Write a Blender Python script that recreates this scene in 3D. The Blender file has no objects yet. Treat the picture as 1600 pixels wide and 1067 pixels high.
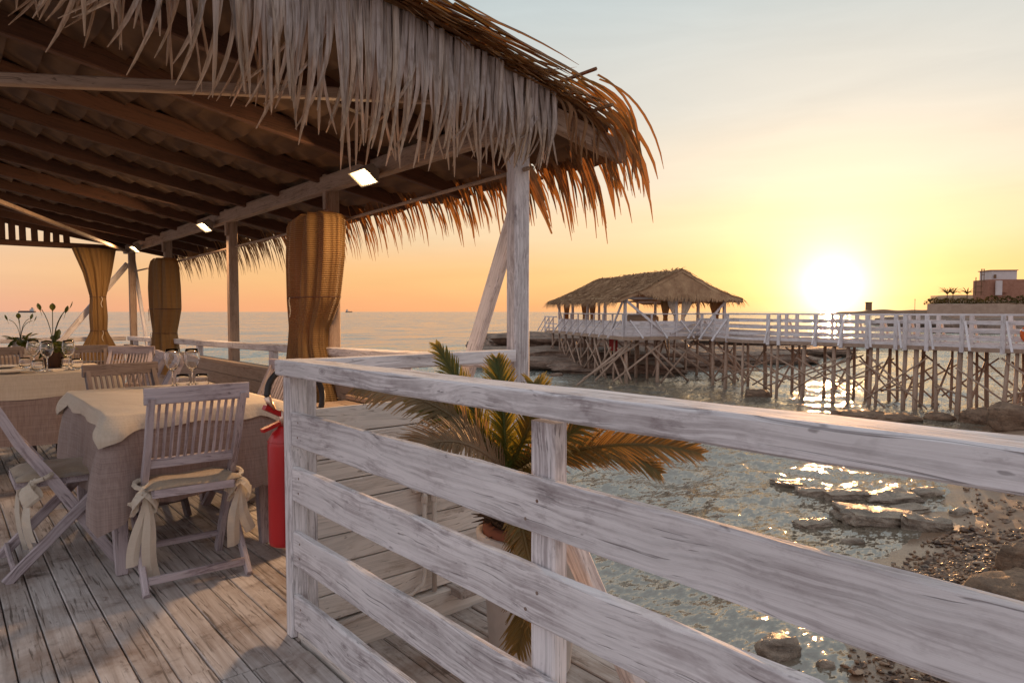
import bpy, math, random
import numpy as np
from mathutils import Vector, Matrix, noise as mnoise
S = bpy.context.scene
COL = S.collection
R = math.radians
rnd = random.Random(7)
V = Vector

# ------------------------------------------------------------------ camera
CAM_H = 1.22
YAW, PIT = R(40.6), R(2.54)
cam = bpy.data.objects.new('camera', bpy.data.cameras.new('camera')); COL.objects.link(cam)
cam.data.sensor_width = 36; cam.data.lens = 36*1050/1600
cam.location = (0, 0, CAM_H); cam.rotation_euler = (R(90)-PIT, 0, -YAW)
cam.data.clip_start = 0.05; cam.data.clip_end = 20000
S.camera = cam
# ------------------------------------------------------------------ sky, sun, exposure
SUN_EL, SUN_AZ = R(1.9), YAW + R(25.4)
SUN_V = V((math.sin(SUN_AZ)*math.cos(SUN_EL), math.cos(SUN_AZ)*math.cos(SUN_EL), math.sin(SUN_EL)))
S.view_settings.view_transform = 'Standard'; S.view_settings.look = 'None'
S.view_settings.gamma = 1; S.view_settings.use_curve_mapping = False
S.view_settings.exposure = 0.85
world = bpy.data.worlds.new('World'); S.world = world; world.use_nodes = True
def build_sky():
    nt = world.node_tree; nt.nodes.clear(); N = nt.nodes.new; L = nt.links.new
    def M(op, a, b=None, c=None):
        n = N('ShaderNodeMath'); n.operation = op
        for i, x in enumerate((a, b, c)):
            if x is None: continue
            if isinstance(x, (int, float)): n.inputs[i].default_value = x
            else: L(x, n.inputs[i])
        return n.outputs[0]
    def dot(vec, d):
        n = N('ShaderNodeVectorMath'); n.operation = 'DOT_PRODUCT'; L(vec, n.inputs[0]); n.inputs[1].default_value = d
        return n.outputs['Value']
    tc = N('ShaderNodeTexCoord').outputs['Generated']
    sep = N('ShaderNodeSeparateXYZ'); L(tc, sep.inputs[0])
    z = sep.outputs[2]
    el = M('DIVIDE', M('ARCSINE', M('MINIMUM', M('MAXIMUM', z, 0.0), 1.0)), math.pi/2)
    def ramp(stops):
        r = N('ShaderNodeValToRGB'); r.color_ramp.interpolation = 'EASE'
        e = r.color_ramp.elements
        while len(e) < len(stops): e.new(0.5)
        for k, (deg, c) in enumerate(stops):
            e[k].position = deg/90; e[k].color = (*c, 1)
        L(el, r.inputs[0]); return r.outputs[0]
    sunny = ramp([(0, (.56, .25, .125)), (3, (.53, .285, .12)), (7, (.485, .35, .215)), (11, (.42, .375, .305)), (17, (.355, .362, .34)),
                  (26, (.285, .335, .343)), (50, (.315, .335, .342)), (90, (.305, .325, .35))])
    anti = ramp([(0, (.42, .36, .40)), (6, (.50, .41, .42)), (14, (.50, .45, .47)), (26, (.43, .44, .48)),
                 (50, (.36, .385, .42)), (90, (.28, .315, .36))])
    hor = M('SQRT', M('MAXIMUM', M('SUBTRACT', 1.0, M('MULTIPLY', z, z)), 1e-4))
    ca = M('DIVIDE', dot(tc, (math.sin(SUN_AZ), math.cos(SUN_AZ), 0)), hor)
    mr = N('ShaderNodeMapRange'); mr.interpolation_type = 'SMOOTHERSTEP'
    mr.inputs[1].default_value = -0.35; mr.inputs[2].default_value = 0.85
    L(ca, mr.inputs[0])
    mx = N('ShaderNodeMix'); mx.data_type = 'RGBA'; L(mr.outputs[0], mx.inputs[0]); L(anti, mx.inputs[6]); L(sunny, mx.inputs[7])
    base = mx.outputs[2]
    # physical sky, range compressed, blended in
    sk = N('ShaderNodeTexSky'); sk.sky_type = 'NISHITA'; sk.sun_disc = False
    sk.sun_elevation = SUN_EL; sk.sun_rotation = SUN_AZ; sk.air_density = 1.0; sk.dust_density = 2.0
    gm = N('ShaderNodeGamma'); gm.inputs[1].default_value = 0.55; L(sk.outputs[0], gm.inputs[0])
    sc = N('ShaderNodeVectorMath'); sc.operation = 'SCALE'; L(gm.outputs[0], sc.inputs[0]); sc.inputs[3].default_value = 0.36
    m2 = N('ShaderNodeMix'); m2.data_type = 'RGBA'; m2.inputs[0].default_value = 0.14; L(base, m2.inputs[6]); L(sc.outputs[0], m2.inputs[7])
    # aureole round the sun
    ang = M('MULTIPLY', M('ARCCOSINE', M('MINIMUM', dot(tc, SUN_V), 1.0)), 180/math.pi)
    def glow(a, sig, p, col):
        g = M('MULTIPLY', M('POWER', 2.71828, M('MULTIPLY', -1.0, M('POWER', M('DIVIDE', ang, sig), p))), a)
        c = N('ShaderNodeVectorMath'); c.operation = 'SCALE'; c.inputs[0].default_value = col; L(g, c.inputs[3])
        return c.outputs[0]
    cur = m2.outputs[2]
    for g in (glow(2.0, 1.5, 1.0, (1, .86, .58)), glow(.42, 4.6, 1.0, (1, .74, .36)), glow(.07, 18, 1.2, (1, .76, .52))):
        a = N('ShaderNodeVectorMath'); a.operation = 'ADD'; L(cur, a.inputs[0]); L(g, a.inputs[1]); cur = a.outputs[0]
    # faint high streaks of thin cloud
    st = N('ShaderNodeVectorMath'); st.operation = 'MULTIPLY'; L(tc, st.inputs[0]); st.inputs[1].default_value = (2.2, 2.2, 17)
    no = N('ShaderNodeTexNoise'); L(st.outputs[0], no.inputs['Vector']); no.inputs['Scale'].default_value = 1.6; no.inputs['Detail'].default_value = 6; no.inputs['Roughness'].default_value = .6; no.inputs['Distortion'].default_value = .6
    k = N('ShaderNodeVectorMath'); k.operation = 'SCALE'; L(cur, k.inputs[0]); L(M('MULTIPLY', M('MULTIPLY_ADD', no.outputs[0], .16, .92), 1/0.12), k.inputs[3])
    bg = N('ShaderNodeBackground'); bg.inputs[1].default_value = 0.12; L(k.outputs[0], bg.inputs[0])
    out = N('ShaderNodeOutputWorld'); L(bg.outputs[0], out.inputs[0])
build_sky()
sl = bpy.data.lights.new('sun', 'SUN'); sl.energy = 2.6; sl.angle = R(0.6); sl.color = (1.0, .50, .20)
sun = bpy.data.objects.new('sun', sl); COL.objects.link(sun)
sun.rotation_euler = (-SUN_V).to_track_quat('-Z', 'Y').to_euler(); sun.location = SUN_V*30

# ------------------------------------------------------------------ helpers
_fw = V((math.sin(YAW)*math.cos(PIT), math.cos(YAW)*math.cos(PIT), -math.sin(PIT)))
_rt = V((math.cos(YAW), -math.sin(YAW), 0)); _up = _rt.cross(_fw)
def at(px, py, d):                       # a point of the photograph at depth d, in metres
    return V((0, 0, CAM_H)) + (_fw + _rt*((px-800)/1050) + _up*((533.5-py)/1050))*d
WM = {}
def link(o, parent=None, mw=None):
    COL.objects.link(o)
    mw = mw if mw is not None else Matrix()
    if parent is not None:
        o.parent = parent; o.matrix_basis = WM[parent.name].inverted() @ mw
    else: o.matrix_basis = mw
    WM[o.name] = mw
    return o
def raw_mesh(name, verts, faces, mat=None, smooth=False):
    m = bpy.data.meshes.new(name); m.from_pydata([tuple(v) for v in verts], [], faces)
    if mat: m.materials.append(mat)
    if smooth: m.polygons.foreach_set('use_smooth', [True]*len(m.polygons))
    m.update(); return m
def obj(name, mesh, parent=None, mw=None): return link(bpy.data.objects.new(name, mesh), parent, mw)
def tag(o, label=None, cat=None, group=None, kind=None):
    if label: o['label'] = label
    if cat: o['category'] = cat
    if group: o['group'] = group
    if kind: o['kind'] = kind
    return o
def thing(name, loc, label, cat, group=None, rz=0):
    o = bpy.data.objects.new(name, None); o.empty_display_size = .1
    link(o, None, Matrix.Translation(V(loc)) @ Matrix.Rotation(rz, 4, 'Z'))
    return tag(o, label, cat, group)
def children(o): return [c for c in list(CH.get(o.name, []))]
def copy_tree(o, parent=None, mw=None):
    c = o.copy(); COL.objects.link(c)
    if parent is not None: c.parent = parent
    if mw is not None: c.matrix_basis = mw
    WM[c.name] = (WM[parent.name] @ c.matrix_basis) if parent is not None else c.matrix_basis.copy()
    for ch in [x for x in COL.objects if x.parent == o]: copy_tree(ch, c)
    return c
class MB:
    def __init__(s): s.v = []; s.f = []
    def add(s, v, f):
        n = len(s.v); s.v += [V(p) for p in v]; s.f += [tuple(i+n for i in q) for q in f]; return s
    def box(s, c, d, rot=None):
        x, y, z = d[0]/2, d[1]/2, d[2]/2
        p = [V((a*x, b*y, e*z)) for a in (-1, 1) for b in (-1, 1) for e in (-1, 1)]
        if rot is not None: p = [rot @ q for q in p]
        c = V(c)
        return s.add([q+c for q in p], [(0, 1, 3, 2), (4, 6, 7, 5), (0, 4, 5, 1), (2, 3, 7, 6), (0, 2, 6, 4), (1, 5, 7, 3)])
    def bar(s, p0, p1, w, t, up=(0, 0, 1)):
        p0, p1 = V(p0), V(p1); x = (p1-p0); l = x.length; m = frame(p0, p1, up)
        r = m.to_3x3(); return s.box((p0+p1)/2, (l, t, w), r)
    def tube(s, pts, rad, n=8, cap=True):
        pts = [V(p) for p in pts]; m = len(pts)
        rad = rad if isinstance(rad, (list, tuple)) else [rad]*m
        vs = []; fs = []; prev = None
        for i, p in enumerate(pts):
            t = (pts[min(i+1, m-1)]-pts[max(i-1, 0)]).normalized()
            if prev is None:
                a = V((0, 0, 1)) if abs(t.z) < .9 else V((1, 0, 0)); u = t.cross(a).normalized()
            else: u = (prev - t*prev.dot(t)).normalized()
            prev = u; w = t.cross(u)
            for k in range(n):
                q = 2*math.pi*k/n; vs.append(p + (u*math.cos(q)+w*math.sin(q))*rad[i])
        for i in range(m-1):
            for k in range(n):
                fs.append((i*n+k, i*n+(k+1) % n, (i+1)*n+(k+1) % n, (i+1)*n+k))
        if cap: fs.append(tuple(range(n-1, -1, -1))); fs.append(tuple((m-1)*n+k for k in range(n)))
        return s.add(vs, fs)
    def lathe(s, prof, c=(0, 0, 0), n=24):
        vs = []; fs = []; c = V(c)
        for r, z in prof:
            for k in range(n):
                q = 2*math.pi*k/n; vs.append(c+V((r*math.cos(q), r*math.sin(q), z)))
        for i in range(len(prof)-1):
            for k in range(n): fs.append((i*n+k, i*n+(k+1) % n, (i+1)*n+(k+1) % n, (i+1)*n+k))
        return s.add(vs, fs)
    def strip(s, pts, wid, side, pleat=0.0):
        """a leaf strip along pts; side(i)->unit vector across; three points across when pleated"""
        n = len(pts); vs = []; fs = []
        for i, p in enumerate(pts):
            t = (V(pts[min(i+1, n-1)])-V(pts[max(i-1, 0)])).normalized(); sd = V(side).copy()
            sd = (sd - t*sd.dot(t)).normalized(); nn = t.cross(sd); w = wid[i]/2
            vs += [V(p)-sd*w, V(p)+nn*(pleat*wid[i]), V(p)+sd*w]
        for i in range(n-1):
            a = i*3; fs += [(a, a+1, a+4, a+3), (a+1, a+2, a+5, a+4)]
        return s.add(vs, fs)
    def build(s, name, mat, parent=None, origin=None, smooth=False):
        """verts are world coordinates; origin: where the object's own origin sits"""
        if origin is None: mw = WM[parent.name] if parent is not None else Matrix()
        elif isinstance(origin, Matrix): mw = origin
        else: mw = Matrix.Translation(V(origin))
        inv = mw.inverted()
        return obj(name, raw_mesh(name, [inv @ p for p in s.v], s.f, mat, smooth), parent, mw)
def frame(p0, p1, up=(0, 0, 1)):
    """matrix at p0: X along p1-p0, Z as near up as can be"""
    x = (V(p1)-V(p0)).normalized(); u = V(up)
    if abs(x.dot(u)) > .98: u = V((1, 0, 0)) if abs(x.x) < .9 else V((0, 1, 0))
    y = u.cross(x).normalized(); z = x.cross(y)
    return Matrix.Translation(V(p0)) @ Matrix((x, y, z)).transposed().to_4x4()
_bc = {}
def board(name, p0, p1, w, t, mat, parent=None, up=(0, 0, 1), segs=1, bev=None, jit=0.0, share=True):
    """timber from p0 to p1: w is its size along up, t across; chamfered edges, optionally uneven"""
    l = (V(p1)-V(p0)).length
    bev = min(w, t)*.12 if bev is None else bev
    key = (round(l, 3), round(w, 4), round(t, 4), segs, round(bev, 4), round(jit, 4), mat.name)
    if not (share and key in _bc):
        rr = random.Random(hash(key[:6]) & 0xffff if share else rnd.random())
        y, z, b = t/2, w/2, bev
        prof = [(-y+b, -z), (y-b, -z), (y, -z+b), (y, z-b), (y-b, z), (-y+b, z), (-y, z-b), (-y, -z+b)] if b > 0 else [(-y, -z), (y, -z), (y, z), (-y, z)]
        n = len(prof); vs = []; fs = []
        for i in range(segs+1):
            for (a, c) in prof:
                j = jit if 0 < i < segs else jit*.5
                vs.append((l*i/segs, a+rr.uniform(-j, j)*.5, c+rr.uniform(-j, j)))
        for i in range(segs):
            for k in range(n): fs.append((i*n+k, (i+1)*n+k, (i+1)*n+(k+1) % n, i*n+(k+1) % n))
        fs.append(tuple(range(n))); fs.append(tuple(segs*n+k for k in range(n-1, -1, -1)))
        me = raw_mesh(name, vs, fs, mat)
        if not share: return obj(name, me, parent, frame(p0, p1, up))
        _bc[key] = me
    return obj(name, _bc[key], parent, frame(p0, p1, up))
def bez(p0, c, p1, n):
    p0, c, p1 = V(p0), V(c), V(p1)
    return [p0*(1-t)**2 + c*2*t*(1-t) + p1*t*t for t in [i/n for i in range(n+1)]]
def nz(x, y=0, z=0): return mnoise.noise(V((x, y, z)))

# ------------------------------------------------------------------ materials
class NT:
    def __init__(s, name):
        s.m = bpy.data.materials.new(name); s.m.use_nodes = True; s.t = s.m.node_tree; s.t.nodes.clear()
        s.o = s.N('ShaderNodeOutputMaterial')
    def N(s, k, **kw):
        n = s.t.nodes.new(k)
        for a, b in kw.items(): setattr(n, a, b)
        return n
    def put(s, sock, x):
        if hasattr(x, 'is_linked') or hasattr(x, 'links'): s.t.links.new(x, sock)
        elif isinstance(x, (tuple, list)) and len(x) == 3 and len(sock.default_value) == 4: sock.default_value = (*x, 1)
        else: sock.default_value = x
    def math(s, op, a, b=None, c=None):
        n = s.N('ShaderNodeMath', operation=op)
        for i, x in enumerate((a, b, c)):
            if x is not None: s.put(n.inputs[i], x)
        return n.outputs[0]
    def mix(s, f, a, b, bt='MIX'):
        n = s.N('ShaderNodeMix', data_type='RGBA', blend_type=bt); s.put(n.inputs[0], f); s.put(n.inputs[6], a); s.put(n.inputs[7], b); return n.outputs[2]
    def coord(s, scale=(1, 1, 1), rand=True, space='Object'):
        c = s.N('ShaderNodeTexCoord').outputs[space]
        if rand:
            oi = s.N('ShaderNodeObjectInfo').outputs['Random']
            v = s.N('ShaderNodeVectorMath', operation='SCALE'); v.inputs[0].default_value = (37.1, 17.7, 53.3); s.put(v.inputs[3], oi)
            a = s.N('ShaderNodeVectorMath', operation='ADD'); s.put(a.inputs[0], c); s.put(a.inputs[1], v.outputs[0]); c = a.outputs[0]
        mp = s.N('ShaderNodeVectorMath', operation='MULTIPLY'); s.put(mp.inputs[0], c); mp.inputs[1].default_value = scale
        return mp.outputs[0]
    def noise(s, co, sc, det=4, rough=.55, dist=0):
        n = s.N('ShaderNodeTexNoise'); s.put(n.inputs['Vector'], co); n.inputs['Scale'].default_value = sc
        n.inputs['Detail'].default_value = det; n.inputs['Roughness'].default_value = rough; n.inputs['Distortion'].default_value = dist
        return n.outputs[0]
    def ramp(s, f, stops):
        r = s.N('ShaderNodeValToRGB'); e = r.color_ramp.elements
        while len(e) < len(stops): e.new(.5)
        for k, (p, c) in enumerate(stops): e[k].position = p; e[k].color = (*c, 1) if isinstance(c, tuple) else (c, c, c, 1)
        s.put(r.inputs[0], f); return r.outputs[0]
    def bump(s, h, st=.3, d=.01, prev=None):
        b = s.N('ShaderNodeBump'); b.inputs['Strength'].default_value = st; b.inputs['Distance'].default_value = d; s.put(b.inputs['Height'], h)
        if prev is not None: s.put(b.inputs['Normal'], prev)
        return b.outputs[0]
    def bsdf(s, col, rough=.7, nor=None, **kw):
        b = s.N('ShaderNodeBsdfPrincipled'); s.put(b.inputs['Base Color'], col); s.put(b.inputs['Roughness'], rough)
        if nor is not None: s.put(b.inputs['Normal'], nor)
        for k, x in kw.items(): s.put(b.inputs[k.replace('_', ' ')], x)
        return b.outputs[0]
    def done(s, sh): s.t.links.new(sh, s.o.inputs[0]); return s.m
    def translucent(s, sh, col, f):
        t = s.N('ShaderNodeBsdfTranslucent'); s.put(t.inputs[0], col)
        m = s.N('ShaderNodeMixShader'); m.inputs[0].default_value = f; s.put(m.inputs[1], sh); s.put(m.inputs[2], t.outputs[0]); return m.outputs[0]

def painted_wood(name, paint, under, wear=.5, dirt=.35, along=1.0, rough=.72):
    """weathered paint over timber; grain runs along the object's own X"""
    n = NT(name)
    wv = n.noise(n.coord((1.3, 2.5, 2.5)), 1.0, 3, .5)                          # lets the grain wander
    base = n.coord((1, 1, 1)); sh = n.N('ShaderNodeCombineXYZ'); n.put(sh.inputs[1], n.math('MULTIPLY', wv, .10)); n.put(sh.inputs[2], n.math('MULTIPLY', wv, .16))
    ad = n.N('ShaderNodeVectorMath', operation='ADD'); n.put(ad.inputs[0], base); n.put(ad.inputs[1], sh.outputs[0])
    def sc(v):
        m = n.N('ShaderNodeVectorMath', operation='MULTIPLY'); n.put(m.inputs[0], ad.outputs[0]); m.inputs[1].default_value = v; return m.outputs[0]
    g = n.noise(sc((1.5, 115, 115)), 1.0, 5, .62)                                # fibres
    k = n.noise(sc((.8, 9, 9)), 1.3, 5, .65)                                    # broad streaks
    p = n.noise(n.coord((2.4, 7, 7)), 1.3, 6, .68)                              # worn patches
    f = n.noise(sc((1.9, 170, 170)), 1.0, 2, .5)                                # fine checks
    d = n.noise(n.coord((16, 34, 34)), 1.0, 5, .7)
    patch = n.ramp(p, [(.58-.26*wear, 0.0), (.74-.14*wear, 1.0)])
    worn = n.math('MULTIPLY', patch, n.ramp(g, [(.38, 0.0), (.58, 1.0)]))
    oi = n.N('ShaderNodeObjectInfo').outputs['Random']
    tone = n.math('MULTIPLY_ADD', oi, .16, .90)
    c = n.mix(n.math('MULTIPLY', n.ramp(k, [(.36, 0.0), (.64, 1.0)]), dirt), paint, tuple(x*.58 for x in paint))
    c = n.mix(n.math('MULTIPLY', n.ramp(g, [(.46, 0.0), (.64, 1.0)]), .30+.35*dirt), c, tuple(x*.50 for x in paint))
    c = n.mix(n.math('MULTIPLY', worn, .85), c, under)
    c = n.mix(n.math('MULTIPLY', n.math('MULTIPLY', patch, n.ramp(d, [(.52, 0.0), (.64, 1.0)])), .7), c, tuple(x*.8 for x in under))
    crk = n.ramp(f, [(.30, 1.0), (.365, 0.0)])
    c = n.mix(n.math('MULTIPLY', crk, .62), c, tuple(x*.45 for x in under))
    vo = n.N('ShaderNodeTexVoronoi'); n.put(vo.inputs['Vector'], n.coord((3.1, 6.5, 6.5))); vo.inputs['Scale'].default_value = 1.0
    kn = n.ramp(vo.outputs[0], [(.035, 1.0), (.05, .25), (.065, .7), (.09, 0.0)])
    c = n.mix(n.math('MULTIPLY', kn, .7), c, tuple(x*.7 for x in under))
    pt = n.noise(n.coord((22, 60, 60)), 1.0, 2, .5)
    c = n.mix(n.math('MULTIPLY', n.ramp(pt, [(.70, 0.0), (.76, 1.0)]), .6), c, tuple(x*.5 for x in under))
    cc = n.N('ShaderNodeVectorMath', operation='SCALE'); n.put(cc.inputs[0], c); n.put(cc.inputs[3], tone)
    h = n.math('ADD', n.math('MULTIPLY', g, .8), n.math('ADD', n.math('MULTIPLY', worn, -.4), n.math('MULTIPLY', crk, -.6)))
    return n.done(n.bsdf(cc.outputs[0], rough, n.bump(h, .6, .004), Specular_IOR_Level=.35))
def plain_noise(name, a, b, sc=4, rough=.8, bump=.3, bd=.01, stretch=(1, 1, 1), spec=.3, trans=0, det=5, tcol=None):
    n = NT(name); q = n.noise(n.coord(stretch), sc, det, .6)
    c = n.mix(n.ramp(q, [(.32, 0.0), (.68, 1.0)]), a, b)
    sh = n.bsdf(c, rough, n.bump(q, bump, bd), Specular_IOR_Level=spec)
    if trans: sh = n.translucent(sh, n.mix(.0, tcol or tuple(min(1, x*1.5) for x in b), b), trans)
    return n.done(sh)
def leaf_mat(name, cols, rough=.55, trans=.35, tcol=(.3, .14, .03), stretch=(60, 60, 4)):
    n = NT(name); oi = n.N('ShaderNodeObjectInfo').outputs['Random']
    q = n.noise(n.coord((3, 3, 3)), 2.2, 3)
    q = n.math('MULTIPLY_ADD', oi, .5, n.math('MULTIPLY_ADD', q, 1.1, -.25))
    c = n.ramp(q, [(i/(len(cols)-1)*.8+.1, k) for i, k in enumerate(cols)])
    f = n.noise(n.coord(stretch), 1.0, 3)
    c = n.mix(n.ramp(f, [(.35, .45), (.6, 0.0)]), c, tuple(x*.35 for x in cols[0]))
    return n.done(n.translucent(n.bsdf(c, rough, n.bump(f, .35, .002), Specular_IOR_Level=.35), tcol, trans))

M = {}
M['white'] = painted_wood('white_weathered_paint', (.80, .755, .765), (.33, .275, .28), .62, .42)
M['white_far'] = painted_wood('white_weathered_paint_far', (.74, .68, .68), (.34, .27, .24), .35, .25)
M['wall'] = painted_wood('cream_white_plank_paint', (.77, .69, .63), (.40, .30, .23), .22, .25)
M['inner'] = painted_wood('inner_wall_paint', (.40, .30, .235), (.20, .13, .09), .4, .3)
M['chair'] = painted_wood('limed_chair_wood', (.53, .455, .475), (.19, .135, .145), .5, .4)
M['chair_dark'] = painted_wood('grey_chair_wood', (.20, .16, .155), (.09, .065, .06), .5, .3)
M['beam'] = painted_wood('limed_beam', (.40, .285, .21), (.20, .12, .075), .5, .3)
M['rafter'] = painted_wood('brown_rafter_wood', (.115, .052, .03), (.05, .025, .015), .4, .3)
M['pile'] = painted_wood('raw_pole_wood', (.46, .32, .235), (.22, .13, .085), .5, .4)
M['pile_dark'] = plain_noise('wet_pole_wood', (.10, .055, .03), (.18, .10, .06), 5, .7)
def deck_mat():
    n = NT('worn_deck_paint')
    g = n.noise(n.coord((1.5, 30, 30)), 1.0, 6, .65, .8); f = n.noise(n.coord((3.5, 75, 75)), 1.0, 4, .6, .5)
    p = n.noise(n.coord((1, 1, 1), False, 'Generated'), 3, 3)
    geo = n.N('ShaderNodeNewGeometry').outputs['Position']
    st = n.noise(geo, 2.1, 6, .65, .4); st2 = n.noise(geo, 7, 5, .7, .3)
    oi = n.N('ShaderNodeObjectInfo').outputs['Random']
    c = n.mix(oi, (.54, .49, .465), (.66, .61, .585))
    c = n.mix(n.math('MULTIPLY', n.ramp(g, [(.40, 0.0), (.66, 1.0)]), .6), c, (.24, .18, .145))
    c = n.mix(n.math('MULTIPLY', n.ramp(st, [(.47, 0.0), (.66, 1.0)]), .75), c, (.21, .125, .08))
    c = n.mix(n.math('MULTIPLY', n.math('MULTIPLY', n.ramp(st2, [(.55, 0.0), (.66, 1.0)]), n.ramp(st, [(.44, 0.0), (.6, 1.0)])), .8), c, (.10, .07, .055))
    c = n.mix(n.math('MULTIPLY', n.ramp(f, [(.35, 1.0), (.43, 0.0)]), .8), c, (.10, .075, .06))
    sp = n.noise(n.coord((9, 26, 26)), 1.0, 5, .7)
    c = n.mix(n.math('MULTIPLY', n.ramp(sp, [(.60, 0.0), (.68, 1.0)]), .6), c, (.15, .11, .09))
    return n.done(n.bsdf(c, .62, n.bump(n.math('ADD', g, n.math('MULTIPLY', f, .8)), .5, .004), Specular_IOR_Level=.4))
M['deck'] = deck_mat()
def dry_mat():
    n = NT('dry_grey_palm_leaf'); oi = n.N('ShaderNodeObjectInfo').outputs['Random']
    sp = n.N('ShaderNodeSeparateXYZ'); n.put(sp.inputs[0], n.N('ShaderNodeTexCoord').outputs['Object'])
    c = n.ramp(oi, [(0, (.34, .28, .25)), (.5, (.46, .40, .38)), (1, (.55, .47, .41))])
    tip = n.math('MULTIPLY', n.ramp(n.math('ADD', n.math('MULTIPLY', sp.outputs[2], -1.0), n.math('MULTIPLY', oi, .35)), [(.55, 0.0), (1.15, 1.0)]), .75)
    c = n.mix(tip, c, (.30, .185, .10))
    f = n.noise(n.coord((110, 110, 2.5)), 1.0, 3); q = n.noise(n.coord((14, 14, 9)), 1.0, 4)
    c = n.mix(n.ramp(f, [(.36, .6), (.56, 0.0)]), c, (.12, .085, .065)); c = n.mix(n.ramp(q, [(.56, 0.0), (.72, .55)]), c, (.17, .12, .09))
    return n.done(n.translucent(n.bsdf(c, .62, n.bump(f, .5, .003), Specular_IOR_Level=.3), (.42, .22, .08), .16))
M['dry'] = dry_mat()
M['thatch'] = leaf_mat('brown_palm_thatch', [(.15, .075, .035), (.25, .14, .065), (.36, .225, .12)], .6, .34, (.50, .21, .05), (50, 50, 6))
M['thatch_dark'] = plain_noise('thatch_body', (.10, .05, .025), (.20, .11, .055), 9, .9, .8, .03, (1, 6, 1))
M['thatch_far'] = plain_noise('pavilion_thatch', (.27, .155, .09), (.48, .31, .18), 2.2, .95, .9, .08, (1, 1, 1), .15)
M['green'] = leaf_mat('palm_leaf_green', [(.04, .06, .012), (.07, .10, .02), (.11, .11, .025), (.21, .13, .04)], .4, .42, (.35, .26, .03), (5, 5, 5))
M['golden'] = leaf_mat('palm_leaf_golden', [(.09, .085, .02), (.17, .11, .028), (.26, .13, .045)], .45, .30, (.40, .21, .05), (5, 5, 5))
M['brownleaf'] = leaf_mat('palm_leaf_dry', [(.14, .11, .05), (.25, .18, .10), (.33, .22, .14)], .55, .35, (.45, .25, .08), (5, 5, 5))
M['lily'] = leaf_mat('lily_leaf', [(.02, .035, .01), (.05, .07, .02), (.08, .09, .03)], .35, .3, (.2, .2, .03), (5, 5, 5))
def reed_mat():
    n = NT('reed_curtain'); co = n.coord((1, 1, 1), False)
    w = n.N('ShaderNodeTexWave', wave_type='BANDS', bands_direction='Z'); n.put(w.inputs[0], co); w.inputs['Scale'].default_value = 22
    w.inputs['Distortion'].default_value = .5; w.inputs['Detail'].default_value = 2
    q = n.noise(co, 5, 4)
    c = n.mix(w.outputs[1], (.17, .10, .036), (.34, .215, .085)); c = n.mix(n.math('MULTIPLY', q, .5), c, (.16, .095, .04))
    sh = n.bsdf(c, .6, n.bump(w.outputs[1], .5, .008), Specular_IOR_Level=.3)
    return n.done(n.translucent(sh, (.60, .26, .045), .26))
M['reed'] = reed_mat()
def mat_panel():
    n = NT('woven_mat'); co = n.coord((1, 1, 1), True)
    w = n.N('ShaderNodeTexWave', wave_type='RINGS'); n.put(w.inputs[0], n.coord((1, .35, 1))); w.inputs['Scale'].default_value = 9; w.inputs['Distortion'].default_value = 3
    q = n.noise(co, 14, 4)
    c = n.mix(w.outputs[1], (.085, .045, .022), (.20, .115, .058)); c = n.mix(n.math('MULTIPLY', q, .6), c, (.10, .05, .025))
    return n.done(n.translucent(n.bsdf(c, .75, n.bump(w.outputs[1], .5, .006)), (.3, .13, .03), .1))
M['mat'] = mat_panel()
def cloth(name, a, b, sc=160, rough=.85, trans=0.1):
    n = NT(name); co = n.coord((1, 1, 1), False)
    u = n.N('ShaderNodeTexWave', wave_type='BANDS', bands_direction='Z'); n.put(u.inputs[0], co); u.inputs['Scale'].default_value = sc/6; u.inputs['Distortion'].default_value = 1.5
    x = n.noise(n.coord((140, 140, 3), False), 1, 2); y = n.noise(n.coord((3, 3, 180), False), 1, 2); q = n.noise(co, 3, 4)
    f = n.math('MULTIPLY', n.math('ADD', x, y), .5)
    c = n.mix(n.ramp(f, [(.38, 0.0), (.62, 1.0)]), a, b); c = n.mix(n.math('MULTIPLY', q, .25), c, tuple(k*.7 for k in a))
    wr = n.noise(n.coord((1, 1, .6), False), 7, 4, .55, .8)
    return n.done(n.translucent(n.bsdf(c, rough, n.bump(f, .3, .003, n.bump(wr, .35, .03)), Specular_IOR_Level=.2, Sheen_Weight=.2), b, trans))
M['cream'] = cloth('cream_cloth', (.60, .50, .39), (.70, .60, .49))
M['mauve'] = cloth('mauve_linen', (.26, .185, .165), (.38, .29, .26))
M['cushion'] = cloth('cushion_cloth', (.36, .28, .205), (.43, .345, .255))
M['ribbon'] = cloth('ribbon_cloth', (.70, .61, .50), (.76, .68, .57), 120, .8, .3)
M['red'] = plain_noise('red_enamel', (.46, .012, .012), (.40, .010, .012), 3, .28, .05, .002, spec=.5)
M['rubber'] = plain_noise('black_rubber', (.02, .017, .016), (.035, .03, .028), 20, .5, .1)
M['steel'] = NT('brushed_steel'); M['steel'] = M['steel'].done(M['steel'].bsdf((.55, .52, .5), .3, Metallic=1.0))
M['rust'] = plain_noise('rusty_screw', (.16, .08, .05), (.30, .24, .21), 60, .6, .2)
M['brass'] = NT('fitting_metal'); M['brass'] = M['brass'].done(M['brass'].bsdf((.62, .45, .35), .32, Metallic=1.0))
def glassm():
    n = NT('clear_glass'); return n.done(n.bsdf((1, 1, 1), .02, Transmission_Weight=1.0, IOR=1.45))
M['glass'] = glassm()
M['white_plastic'] = plain_noise('white_plastic', (.70, .64, .58), (.62, .55, .48), 6, .45, .1)
M['pot_white'] = plain_noise('worn_white_pot', (.62, .56, .52), (.48, .42, .38), 7, .7, .3)
M['terracotta'] = plain_noise('terracotta', (.28, .10, .055), (.20, .07, .04), 6, .8, .2)
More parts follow.
